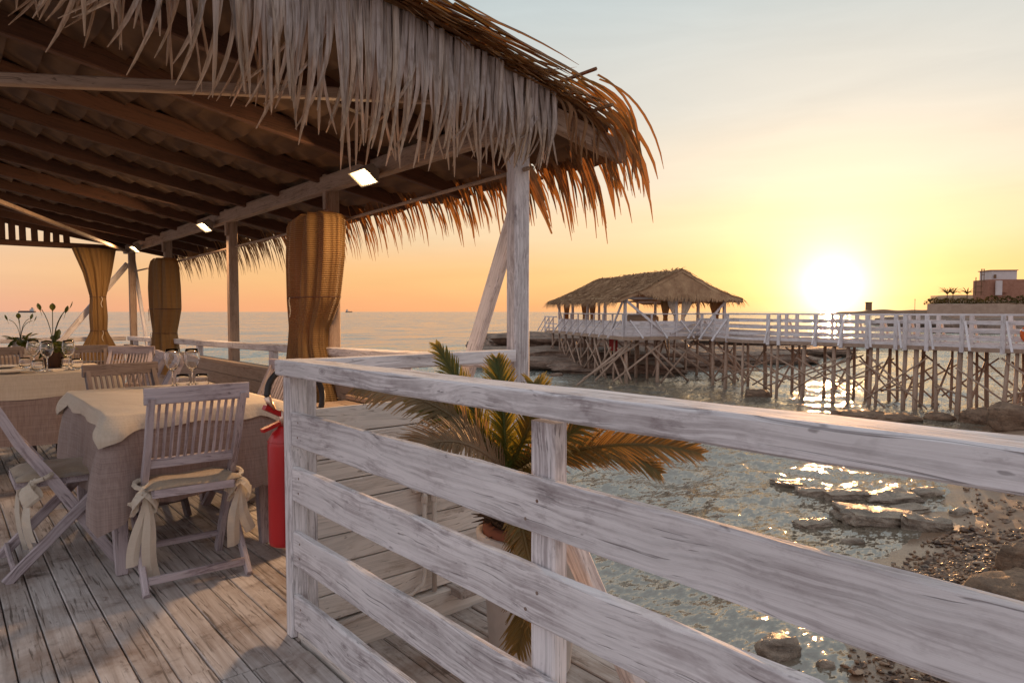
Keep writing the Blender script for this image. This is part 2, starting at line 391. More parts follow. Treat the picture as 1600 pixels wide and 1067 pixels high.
M['pot_dark'] = plain_noise('dark_clay', (.05, .025, .018), (.09, .045, .03), 8, .5, .2)
M['china'] = plain_noise('cream_china', (.62, .53, .44), (.66, .58, .48), 3, .3, .02)
M['soil'] = plain_noise('soil', (.05, .03, .02), (.09, .055, .035), 20, .95, .8)
M['trunk'] = plain_noise('fibrous_trunk', (.06, .035, .022), (.16, .10, .06), 14, .95, .8, .03)
def emis(name, col, st):
    n = NT(name); e = n.N('ShaderNodeEmission'); n.put(e.inputs[0], col); e.inputs[1].default_value = st; return n.done(e.outputs[0])
M['lamp'] = emis('lamp_tube_glow', (1, .80, .52), 30)
def diffm():
    n = NT('lit_lamp_glass'); e = n.N('ShaderNodeEmission'); n.put(e.inputs[0], (1, .78, .48)); e.inputs[1].default_value = .55
    g = n.N('ShaderNodeBsdfTransparent'); n.put(g.inputs[0], (.9, .85, .75)); a = n.N('ShaderNodeAddShader'); n.put(a.inputs[0], e.outputs[0]); n.put(a.inputs[1], g.outputs[0]); return n.done(a.outputs[0])
M['diffuser'] = diffm()
M['housing'] = plain_noise('lamp_housing', (.34, .30, .26), (.26, .22, .19), 5, .4, .05)
def rockm(name, a, b, wet):
    n = NT(name); geo = n.N('ShaderNodeNewGeometry').outputs['Position']; q = n.noise(geo, 2.5, 6, .65); s2 = n.noise(n.coord((1, 1, 4)), 2.2, 6, .68, .6)
    c = n.mix(n.ramp(q, [(.35, 0.0), (.65, 1.0)]), a, b); c = n.mix(n.math('MULTIPLY', n.ramp(s2, [(.4, 1.0), (.55, 0.0)]), .6), c, tuple(k*.4 for k in a))
    q3 = n.noise(geo, 19, 6, .7)
    c = n.mix(n.math('MULTIPLY', n.ramp(q3, [(.50, 0.0), (.64, 1.0)]), .55), c, tuple(k*.35 for k in a))
    h = n.math('ADD', q, n.math('ADD', n.math('MULTIPLY', s2, .7), n.math('MULTIPLY', q3, .45)))
    return n.done(n.bsdf(c, wet, n.bump(h, .9, .07), Specular_IOR_Level=.5))
M['rock'] = rockm('wet_slab_rock', (.22, .155, .11), (.40, .31, .235), .36)
M['boulder'] = rockm('dry_boulder', (.17, .095, .055), (.29, .18, .11), .7)
M['reef'] = rockm('reef_rock', (.15, .09, .06), (.32, .21, .15), .7)
def pebblem():
    n = NT('pebbles'); geo = n.N('ShaderNodeNewGeometry').outputs['Position']; vo = n.N('ShaderNodeTexVoronoi'); n.put(vo.inputs['Vector'], geo); vo.inputs['Scale'].default_value = 16
    sp = n.N('ShaderNodeSeparateXYZ'); n.put(sp.inputs[0], vo.outputs['Color'])
    c = n.ramp(sp.outputs[0], [(.0, (.04, .022, .014)), (.35, (.13, .065, .035)), (.6, (.25, .125, .06)), (.8, (.17, .11, .075)), (1, (.38, .25, .16))])
    return n.done(n.bsdf(c, n.math('MULTIPLY_ADD', sp.outputs[1], .45, .30), n.bump(n.noise(geo, 60, 3), .4, .006), Specular_IOR_Level=.5))
M['pebble'] = pebblem()
def sandm():
    n = NT('wet_sand'); geo = n.N('ShaderNodeNewGeometry').outputs['Position']; sp = n.N('ShaderNodeSeparateXYZ'); n.put(sp.inputs[0], geo)
    q = n.noise(geo, 3, 6, .6); q2 = n.noise(geo, 45, 3, .7)
    wet = n.N('ShaderNodeMapRange'); n.put(wet.inputs[0], n.math('MULTIPLY_ADD', q, .12, sp.outputs[2])); wet.inputs[1].default_value = -1.66; wet.inputs[2].default_value = -1.54
    c = n.mix(n.ramp(q, [(.35, 0.0), (.65, 1.0)]), (.22, .135, .085), (.31, .205, .14))
    c = n.mix(wet.outputs[0], n.mix(.5, c, (.16, .095, .06)), c)
    c = n.mix(n.math('MULTIPLY', n.ramp(q2, [(.55, 0.0), (.7, 1.0)]), .5), c, (.10, .06, .04))
    ro = n.math('MULTIPLY_ADD', wet.outputs[0], .65, .18)
    return n.done(n.bsdf(c, ro, n.bump(n.math('ADD', q, n.math('MULTIPLY', q2, .3)), .35, .02), Specular_IOR_Level=.5))
M['sand'] = sandm()
def waterm():
    n = NT('sea_surface'); geo = n.N('ShaderNodeNewGeometry').outputs['Position']
    # wind ripples: crests run across the shore-ward wind, so they are longer along one axis
    mp = n.N('ShaderNodeMapping'); mp.vector_type = 'POINT'; n.put(mp.inputs[0], geo); mp.inputs['Rotation'].default_value = (0, 0, R(47)); mp.inputs['Scale'].default_value = (.5, 1, 0)
    def tilt(sc, k, det, prev):
        q = n.N('ShaderNodeTexNoise'); n.put(q.inputs['Vector'], mp.outputs[0]); q.inputs['Scale'].default_value = sc; q.inputs['Detail'].default_value = det
        q.inputs['Roughness'].default_value = .55; q.inputs['Distortion'].default_value = .4
        a = n.N('ShaderNodeVectorMath', operation='SUBTRACT'); n.put(a.inputs[0], q.outputs['Color']); a.inputs[1].default_value = (.5, .5, .5)
        sc = n.N('ShaderNodeVectorMath', operation='SCALE'); n.put(sc.inputs[0], a.outputs[0]); n.put(sc.inputs[3], far2)
        b = n.N('ShaderNodeVectorMath', operation='MULTIPLY'); n.put(b.inputs[0], sc.outputs[0]); b.inputs[1].default_value = (k, k, 0)
        c = n.N('ShaderNodeVectorMath', operation='ADD'); n.put(c.inputs[0], prev); n.put(c.inputs[1], b.outputs[0]); return c.outputs[0]
    sp = n.N('ShaderNodeSeparateXYZ'); n.put(sp.inputs[0], geo)
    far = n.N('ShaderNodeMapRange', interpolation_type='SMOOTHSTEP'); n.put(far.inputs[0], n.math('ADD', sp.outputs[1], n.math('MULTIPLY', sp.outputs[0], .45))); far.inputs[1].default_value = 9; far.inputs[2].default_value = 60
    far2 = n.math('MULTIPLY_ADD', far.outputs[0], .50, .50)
    v = n.N('ShaderNodeNewGeometry').outputs['Normal']
    v = tilt(.25, 1.2, 4, v); v = tilt(2.2, .55, 3, v); v = tilt(13.0, 2.1, 4, v); v = tilt(36, 1.1, 2, v)
    nn = n.N('ShaderNodeVectorMath', operation='NORMALIZE'); n.put(nn.inputs[0], v)
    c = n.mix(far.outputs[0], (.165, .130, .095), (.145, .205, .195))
    return n.done(n.bsdf(c, .09, nn.outputs[0], IOR=1.8, Specular_IOR_Level=1.0))
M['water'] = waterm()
M['hill'] = plain_noise('far_land', (.16, .09, .05), (.24, .14, .08), .15, .95, 0)
M['wallstone'] = plain_noise('retaining_wall_stone', (.34, .22, .16), (.44, .30, .22), .8, .95, .3, .2)
M['brickwall'] = plain_noise('raw_brick', (.30, .14, .09), (.38, .19, .13), 1.5, .95, .2, .1)
M['plaster'] = plain_noise('pale_plaster', (.55, .48, .46), (.62, .54, .52), .6, .9, .1, .1)
M['shrub'] = plain_noise('shrub_leaf', (.05, .04, .012), (.10, .075, .02), 1.2, .8, .1, trans=.3)
M['pipe'] = plain_noise('painted_pipe', (.66, .58, .52), (.52, .44, .38), 9, .6, .2)
M['ship_hull'] = plain_noise('ship_hull', (.05, .04, .045), (.09, .06, .06), .1, .7, 0)
M['ship_white'] = plain_noise('ship_house', (.45, .40, .38), (.50, .44, .42), .1, .7, 0)
M['orange'] = plain_noise('orange_ring', (.65, .12, .02), (.55, .10, .02), 5, .5, .05)
M['redcloth'] = plain_noise('red_board', (.40, .03, .03), (.34, .03, .03), 2, .7, .1)
M['kept_dark'] = plain_noise('under_deck', (.05, .035, .025), (.08, .055, .04), 3, .9, .3)

# ================================================================== SETTING
SEA = -1.75
SHORE = [(-40, -1), (-8, 0.2), (0, .5), (2.6, .9), (3.9, 1.35), (5.8, 2.45), (8.1, 3.05), (10, 3.0), (11.5, 3.25), (13.5, 3.9), (17, 4.6), (20, 5.1), (23, 5.3), (30, 4.2), (60, 4), (120, 20)]
def shore_y(x): return float(np.interp(x, [p[0] for p in SHORE], [p[1] for p in SHORE]))
def ground_h(x, y):
    d = shore_y(x)-y
    h = SEA + (.085*d if d < 0 else .10*d + .05*min(d, 1.5))
    h += .05*nz(x*.6, y*.6, 2)*min(1, abs(d)+.3) + .02*nz(x*2.3, y*2.3, 5)
    b = math.exp(-((x-10.5)/2.6)**2-((y-1.4)/1.0)**2)*.22
    return max(min(h+b, -.45), -4)
def grid_obj(name, xs, ys, hf, mat, kind, smooth=True):
    vs = [(x, y, hf(x, y)) for y in ys for x in xs]; nx = len(xs)
    fs = [(j*nx+i, j*nx+i+1, (j+1)*nx+i+1, (j+1)*nx+i) for j in range(len(ys)-1) for i in range(nx-1)]
    return tag(obj(name, raw_mesh(name, vs, fs, mat, smooth)), kind=kind)
xs = list(np.concatenate([np.linspace(-60, -2, 12), np.arange(-1.5, 30, .22), np.linspace(31, 240, 24)]))
ys = list(np.concatenate([np.linspace(-90, -7, 14), np.arange(-6, 9, .2), np.linspace(9.5, 30, 10)]))
grid_obj('beach_ground', xs, ys, ground_h, M['sand'], 'structure')
def build_sea():
    a0 = math.pi/2-YAW                               # heading of the view
    na, nr = 620, 600
    ang = a0 + np.linspace(-1.15, 1.15, na); r = np.concatenate([np.geomspace(2.2, 60, 500), np.geomspace(61, 9000, nr-500)])
    Rg, A = np.meshgrid(r, ang, indexing='ij')
    X, Y = Rg*np.cos(A), Rg*np.sin(A)
    cell = np.maximum(np.gradient(r)[:, None], Rg*2.3/na)
    Z = np.zeros_like(X); rs = np.random.RandomState(3)
    head = math.atan2(-SUN_V.y, -SUN_V.x)+.35
    for i in range(46):
        lam = .13*(14 ** (i/45.0)); th = head + rs.normal(0, .75); k = 2*math.pi/lam
        amp = .0062*lam**.55*rs.uniform(.6, 1.3)*(.55 if lam > 2.5 else 1)
        fade = np.clip((lam/cell-3)/3, 0, 1)
        wob = .6*np.sin(X*.23/lam**.5+i)+.6*np.sin(Y*.31/lam**.5+i*2)
        Z += amp*fade*np.sin(k*(X*math.cos(th)+Y*math.sin(th))+rs.uniform(0, 6.28)+wob)
    sh = np.interp(X, [p[0] for p in SHORE], [p[1] for p in SHORE]); d = Y-sh
    Z *= np.clip(.35+.20*d, .25, 1)*np.clip(.75+.02*Rg, 0, 1.0)
    vs = np.stack([X, Y, Z+SEA], -1).reshape(-1, 3)
    idx = np.arange(nr*na).reshape(nr, na)
    q = np.stack([idx[:-1, :-1], idx[1:, :-1], idx[1:, 1:], idx[:-1, 1:]], -1).reshape(-1, 4)
    m = bpy.data.meshes.new('sea'); m.vertices.add(len(vs)); m.vertices.foreach_set('co', vs.astype(np.float32).ravel())
    m.loops.add(q.size); m.loops.foreach_set('vertex_index', q.astype(np.int32).ravel())
    m.polygons.add(len(q)); m.polygons.foreach_set('loop_start', np.arange(0, q.size, 4, dtype=np.int32))
    m.polygons.foreach_set('use_smooth', np.ones(len(q), bool)); m.materials.append(M['water']); m.update(); m.validate()
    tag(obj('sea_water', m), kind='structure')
build_sea()

# ---- deck floor of the terrace: planks along Y
def build_deck():
    fl = MB().box((.0, .4, -.075), (2.1, 4.1, .06)).box((.0, 6.85, -.075), (4.1, 8.8, .06)).build('deck_floor', M['kept_dark']); tag(fl, kind='structure')  # dark slabs added below the planks to block light
    fl.data.materials[0] = M['kept_dark']
    r = random.Random(5); x = -1.15; pitch = .102
    while x < 2.02:
        j = 2.28+r.choice([-.06, 0, .0, .05, .1]) if x > .3 else 1.4
        w = pitch-.005
        cuts = [-1.1, j-.002]
        ends = [(-1.1, j-.003), (j+.003, 6.3+r.choice([-.6, 0, .5])), (None, 11.2)]
        ends[2] = (ends[1][1]+.004, 11.2)
        for a, b in ends:
            if a < 2.3 and x > .93: 
                if b < 2.5: continue
                a = max(a, 2.47)
            dz = r.uniform(-.003, .003)
            board('plank', (x+w/2, a, -.02+dz), (x+w/2, b, -.02+dz+r.uniform(-.002, .002)), .036, w, M['deck'], fl, segs=1, bev=.003)
        x += pitch
    pf = MB().box((1.62, .75, -.20), (1.10, 3.4, .10)).build('outer_platform', M['kept_dark']); tag(pf, kind='structure')
    x = 1.135
    for k in range(9):
        board('plank', (x+.055, -.95+r.uniform(-.05, .05), -.135), (x+.055, 2.40, -.135+r.uniform(-.004, .004)), .03, .108, M['deck'], pf, bev=.003)
        x += .113
build_deck()

# ================================================================== FRONT RAILING
def build_railing():
    t = thing('wooden_railing', (1.0, 2.42, 0), 'whitewashed wooden railing of wide horizontal boards running along the near deck edge', 'railing')
    w = M['white']
    board('post', (1.015, 2.435, .0), (1.015, 2.435, .978), .055, .072, w, t, up=(0, 1, 0), segs=6, jit=.0012, share=False)
    board('post', (1.078, 2.470, -.10), (1.078, 2.470, .976), .06, .052, w, t, up=(0, 1, 0), segs=6, jit=.0012, share=False)
    board('top_rail', (1.008, 2.475, 1.012), (1.008, -1.2, 1.045), .058, .105, w, t, segs=22, bev=.006, jit=.0016, share=False)
    for z, h, e in ((.787, .128, 2.404), (.582, .132, 2.404), (.340, .132, 2.404), (.096, .140, 2.404)):
        b = board('rail_board', (1.000, e, z), (1.000, -1.2, z+.022), h-.004, .026, w, t, segs=26, bev=.005, jit=.0022, share=False)
        for y, q in ((2.345, .03), (2.35, -.025), (1.085-.018, .02), (1.085+.02, -.028)):
            MB().tube([(.9885, y, z+q), (.9858, y, z+q)], .0042, 8).build('screw', M['rust'], b)
    for y in (1.085, -.45):
        board('post', (1.040, y, -.12), (1.040, y, .975), .078, .046, w, t, up=(0, 1, 0), segs=6, jit=.0015, share=False)
        board('strut', (1.10, y+.01, .72), (1.55, y+.01, -.10), .06, .035, w, t, up=(0, 1, 0), segs=4, jit=.001, share=False)
    board('sill', (1.062, 2.43, -.035), (1.062, -1.2, -.035), .11, .12, M['wall'], t, segs=14, bev=.008, jit=.002, share=False)
build_railing()

def build_side_wall():
    t = thing('plank_wall', (1.6, 2.45, -.1), 'low cream white wall of horizontal planks behind the potted palm', 'wall')
    zs = [.848, .740, .645, .553, .468, .338, .222, .107, .0]
    for a, b in zip(zs[:-1], zs[1:]):
        board('wall_plank', (1.10, 2.452+rnd.uniform(-.002, .002), (a+b)/2), (2.10, 2.452+rnd.uniform(-.002, .002), (a+b)/2), a-b-.005, .022, M['wall'], t, bev=.002, share=False, segs=4, jit=.0008)
    board('skirting', (1.11, 2.435, -.07), (2.14, 2.435, -.07), .12, .06, M['wall'], t, bev=.004)
    board('top_rail', (1.065, 2.445, 1.012), (2.085, 2.445, 1.010), .056, .085, M['white'], t, segs=8, jit=.001, bev=.005, share=False)
    board('post', (2.02, 2.462, -.1), (2.02, 2.462, .98), .05, .08, M['white'], t, up=(0, 1, 0), segs=3)
    # back face seen from inside
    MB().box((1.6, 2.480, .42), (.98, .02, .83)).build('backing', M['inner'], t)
    c = thing('electric_conduit', (1.6, 2.42, .0), 'painted junction box with two pipes running down the plank wall', 'conduit')
    MB().box((1.585, 2.425, .475), (.12, .03, .045)).build('junction_box', M['pipe'], c)
    MB().tube([(1.575, 2.418, .46), (1.575, 2.418, .10), (1.56, 2.41, .05), (1.50, 2.40, .025), (1.12, 2.392, -.005)], .010, 8).build('pipe', M['pipe'], c, smooth=True)
    MB().tube([(1.625, 2.418, .46), (1.625, 2.418, .0)], .011, 8).build('pipe', M['pipe'], c, smooth=True)
    for x in (1.575, 1.625):
        MB().tube([(x, 2.418, .40), (x, 2.418, .43)], .015, 8).build('collar', M['pipe'], c)
build_side_wall()

# ================================================================== SEA-SIDE WALL AND RAIL
POSTS_Y = [2.47, 4.45, 6.55, 8.85, 10.80]
def rail_z(y): return 1.0-(y-2.5)*.0155
def build_sea_wall():
    t = thing('seaside_wall', (2.12, 6.6, 0), 'low seaward plank wall with a white handrail behind the dining tables', 'wall')
    for k in range(7):
        z = .055+k*.105
        for a, b in ((2.50, 6.5), (6.503, 10.95)):
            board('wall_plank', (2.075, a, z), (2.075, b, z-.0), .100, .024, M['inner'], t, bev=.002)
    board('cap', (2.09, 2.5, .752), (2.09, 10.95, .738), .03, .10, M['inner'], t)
    ys = [2.52, 6.42, 10.9]
    for a, b in zip(ys[:-1], ys[1:]):
        board('handrail', (2.115, a, rail_z(a)-.03), (2.115, b-.004, rail_z(b)-.03), .06, .075, M['white'], t, segs=4, jit=.001)
    for y in (3.45, 5.5, 7.55, 9.7, 10.55):
        board('baluster', (2.115, y, .745), (2.115, y, rail_z(y)-.062), .05, .09, M['white'], t, up=(1, 0, 0))
    e = thing('end_wall', (1.2, 10.95, 0), 'low plank wall with rail closing the far end of the terrace', 'wall')
    for k in range(7):
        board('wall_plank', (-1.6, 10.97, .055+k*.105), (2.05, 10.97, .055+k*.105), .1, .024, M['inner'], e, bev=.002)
    board('handrail', (-1.6, 10.93, .84), (2.06, 10.93, .84), .06, .075, M['white'], e)
    for x in (.2, 1.2): board('baluster', (x, 10.93, .74), (x, 10.93, .808), .05, .09, M['white'], e, up=(1, 0, 0))
    b = thing('side_bench', (1.9, 3.4, 0), 'built in wooden bench under the seaward wall behind the railing', 'bench')
    board('seat_board', (1.83, 2.50, .628), (1.83, 4.02, .628), .03, .16, M['inner'], b)
    board('seat_board', (1.98, 2.50, .628), (1.98, 4.02, .628), .03, .13, M['inner'], b)
    board('front_panel', (1.77, 2.50, .31), (1.77, 4.02, .31), .60, .02, M['inner'], b)
    board('pipe_rail', (2.03, 2.51, .665), (2.03, 4.02, .665), .03, .03, M['beam'], b)
build_sea_wall()

# ================================================================== THATCHED SHELTER
SL = .18
def roof_z(x): return 2.18+SL*(2.12-x)
SLV = V((1, 0, -SL)).normalized(); RN = V((SL, 0, 1)).normalized()
shelter = thing('thatched_shelter', (1.0, 6.6, 0), 'palm thatched terrace shelter on white posts covering the dining tables', 'shelter')
def build_shelter():
    t = shelter
    for i, y in enumerate(POSTS_Y):
        w = (.095, .075) if i == 0 else (.085, .085)
        board('post', (2.155 if i == 0 else 2.14, y, .0), (2.155 if i == 0 else 2.14, y, 2.10 if i else 2.20), w[1], w[0], M['white'] if i == 0 else M['beam'], t, up=(0, 1, 0), segs=8, jit=.0012, share=False)
        if 0 < i < 4: board('post_splice', (2.085, y-.02, 1.93), (2.085, y-.02, 2.17), .05, .022, M['beam'], t, up=(0, 1, 0))
    ys = [2.40]+POSTS_Y[1:]
    board('eave_beam', (2.10, 2.36, 2.105), (2.10, 11.0, 2.105), .115, .06, M['beam'], t, segs=8, jit=.001)
    # rafters
    ry = [2.35, 3.07, 3.79, 4.51, 5.24, 5.98, 6.70, 7.43, 8.18, 8.93, 9.68, 10.40, 10.95]
    for y in ry:
        p0 = V((-1.7, y, roof_z(-1.7)-.0)); p1 = V((2.78, y, roof_z(2.78)))
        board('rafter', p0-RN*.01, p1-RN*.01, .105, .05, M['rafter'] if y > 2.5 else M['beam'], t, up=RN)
    # woven panels between rafters
    g = []
    nx, ny = 3, 5; wd, ln = .655, .185
    vs = []; fs = []
    for sgn in (0, 1):
        for j in range(ny+1):
            for i in range(nx+1):
                a, b = i/nx, j/ny
                vs.append((a*ln, (b-.5)*wd, .010*sgn-.022*math.sin(math.pi*b)-.035*a+.006*math.sin(b*9)))
    n1 = (nx+1)*(ny+1)
    for j in range(ny):
        for i in range(nx):
            q = (j*(nx+1)+i, j*(nx+1)+i+1, (j+1)*(nx+1)+i+1, (j+1)*(nx+1)+i)
            fs.append(q[::-1]); fs.append(tuple(k+n1 for k in q))
    def edge(lst):
        for a, b in zip(lst[:-1], lst[1:]): fs.append((a, b, b+n1, a+n1))
    edge([i for i in range(nx+1)]); edge([ny*(nx+1)+i for i in range(nx, -1, -1)])
    edge([j*(nx+1) for j in range(ny, -1, -1)]); edge([j*(nx+1)+nx for j in range(ny+1)])
    me = raw_mesh('woven_panel', vs, fs, M['mat'])
    rr = random.Random(3)
    for a, b in zip(ry[:-1], ry[1:]):
        x = .12 if a > 2.4 else .5
        while x < 2.75:
            m = Matrix.Translation(V((x, (a+b)/2, roof_z(x)+.052))) @ Matrix((SLV, V((0, 1, 0)), RN)).transposed().to_4x4() @ Matrix.Rotation(rr.uniform(-.03, .03), 4, 'Z') @ Matrix.Rotation(rr.uniform(-.04, .04), 4, 'X')
            obj('woven_panel', me, t, m); x += .146
    # thatch body above
    nx, ny = 40, 60; xs = np.linspace(-1.8, 2.66, nx+1); ysg = np.linspace(2.34, 11.1, ny+1)
    vs = []; fs = []
    for top in (0, 1):
        for y in ysg:
            for x in xs:
                vs.append((x, y, roof_z(x)+.075+(0 if not top else .06+.03*nz(x*4, y*4)+.03*nz(x*11, y*9, 4))-(.0 if x < 2.6 else (x-2.6)*.25)))
    n1 = (nx+1)*(ny+1)
    for j in range(ny):
        for i in range(nx):
            q = (j*(nx+1)+i, j*(nx+1)+i+1, (j+1)*(nx+1)+i+1, (j+1)*(nx+1)+i); fs.append(q[::-1]); fs.append(tuple(k+n1 for k in q))
    edge([i for i in range(nx+1)]); edge([ny*(nx+1)+i for i in range(nx, -1, -1)]); edge([j*(nx+1) for j in range(ny, -1, -1)]); edge([j*(nx+1)+nx for j in range(ny+1)])
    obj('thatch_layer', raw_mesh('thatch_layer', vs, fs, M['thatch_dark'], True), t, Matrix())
    # tie beams and braces
    board('tie_beam', (2.12, 2.45, 2.215), (-.35, 4.03, 2.215), .05, .05, M['beam'], t)
    board('tie_beam', (2.08, 10.75, 2.06), (.1, 6.0, 2.10), .035, .04, M['beam'], t)
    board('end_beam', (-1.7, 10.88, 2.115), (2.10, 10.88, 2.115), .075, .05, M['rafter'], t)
    board('brace', (2.225, 3.14, .55), (2.225, 2.53, 1.80), .085, .045, M['white'], t, up=(0, 1, 0), segs=3)
    board('brace', (1.25, 10.87, .78), (2.10, 10.87, 1.90), .075, .04, M['white'], t, up=(0, 0, 1))
    board('brace', (2.22, 11.10, 2.0), (2.22, 10.35, .72), .06, .04, M['white'], t, up=(0, 1, 0))
    MB().tube([(2.16, y, z) for y, z in ((2.40, 1.90), (4.3, 1.85), (6.5, 1.83), (8.8, 1.80), (10.75, 1.79))], .011, 8).build('curtain_rod', M['beam'], t, smooth=True)
    # end slats under the far gable
    r = random.Random(9)
    x = -1.0
    while x < 1.50:
        board('gable_slat', (x, 10.93, 2.13), (x+r.uniform(-.01, .01), 10.93, roof_z(x)+.05), .075, .02, M['rafter'], t, up=(1, 0, 0), bev=0); x += .115 + r.uniform(-.01, .02)
    # acrylic block and peg at the corner
    MB().box((2.255, 2.34, 2.21), (.05, .03, .075)).build('corner_bracket', M['steel'], t)
build_shelter()

def build_fringe():
    """grey dry leaf blades hung along the sloping front edge, each one a part"""
    t = shelter; r = random.Random(21); var = []
    for k in range(26):
        sep = .30+.25*r.random(); mb = MB(); n = 12; pts = []; wid = []
        cx = r.uniform(-.17, .05)*(1.5 if k % 4 == 0 else .8)*(1 if k < 16 else 1.15); cy = r.uniform(-.07, .05); Ln = r.uniform(.90, 1.08); wob = r.uniform(-.014, .014); ph = r.uniform(0, 6)
        for i in range(n+1):
            u = i/n; e = max(0, u-.30)/.70
            pts.append((cx*e**2.0+wob*math.sin(u*5+ph)*u, cy*e*e-.012*math.sin(u*4+ph), -Ln*u))
            wid.append(((.027 if k < 16 else .036)*(1 if u < .36 else 1-.55*min(1, (u-.36)/.3)) if u < .9 else .012*(1-(u-.9)*7)))
        mb.strip(pts, wid, (1, 0, 0), r.choice([.25, -.25, .35, -.32]))
        var.append(raw_mesh('leaf_blade', mb.v, mb.f, M['dry'], False))
    x = .06; cnt = 0
    while x < 2.235:
        f = (x-.06)/2.17
        ln = (.55+.30*f if f < .35 else .655 if f < .55 else .655-.27*(f-.55)/.45)
        ln *= r.uniform(.84, 1.0)
        lay = cnt % 2
        z = roof_z(x)+.085
        m = Matrix.Translation(V((x, 2.300-.012*lay+r.uniform(-.004, .004), z))) @ Matrix.Rotation(r.uniform(-.10, .10) if x < .9 else r.uniform(-.04, .04), 4, 'Z') @ Matrix.Rotation((r.uniform(-.07, .04) if x < .9 else r.uniform(-.03, .02)), 4, 'Y') @ Matrix.Diagonal((1.0 if x > .85 else .85, 1, ln, 1))
        obj('leaf_blade', r.choice(var[:16] if x > .95 else var[14:]), t, m); cnt += 1
        x += r.uniform(.0092, .0138) if x > .85 else (r.uniform(.010, .016) if r.random() < .72 else r.uniform(.03, .055))
    # a rail the blades are nailed to, following the slope
    board('fringe_batten', (-.3, 2.322, roof_z(-.3)+.05), (2.24, 2.322, roof_z(2.24)+.05), .06, .02, M['beam'], t, up=RN)
    # strands behind, hanging from the roof inside (left part)
    for k in range(34):
        x = r.uniform(.1, .95); m = Matrix.Translation(V((x, 2.40+r.uniform(0, .05), roof_z(x)+.03))) @ Matrix.Rotation(r.uniform(-.4, .4), 4, 'Z') @ Matrix.Rotation(r.uniform(-.18, .18), 4, 'Y') @ Matrix.Diagonal((.7, 1, r.uniform(.38, .54), 1))
        obj('leaf_blade', r.choice(var), t, m)
build_fringe()

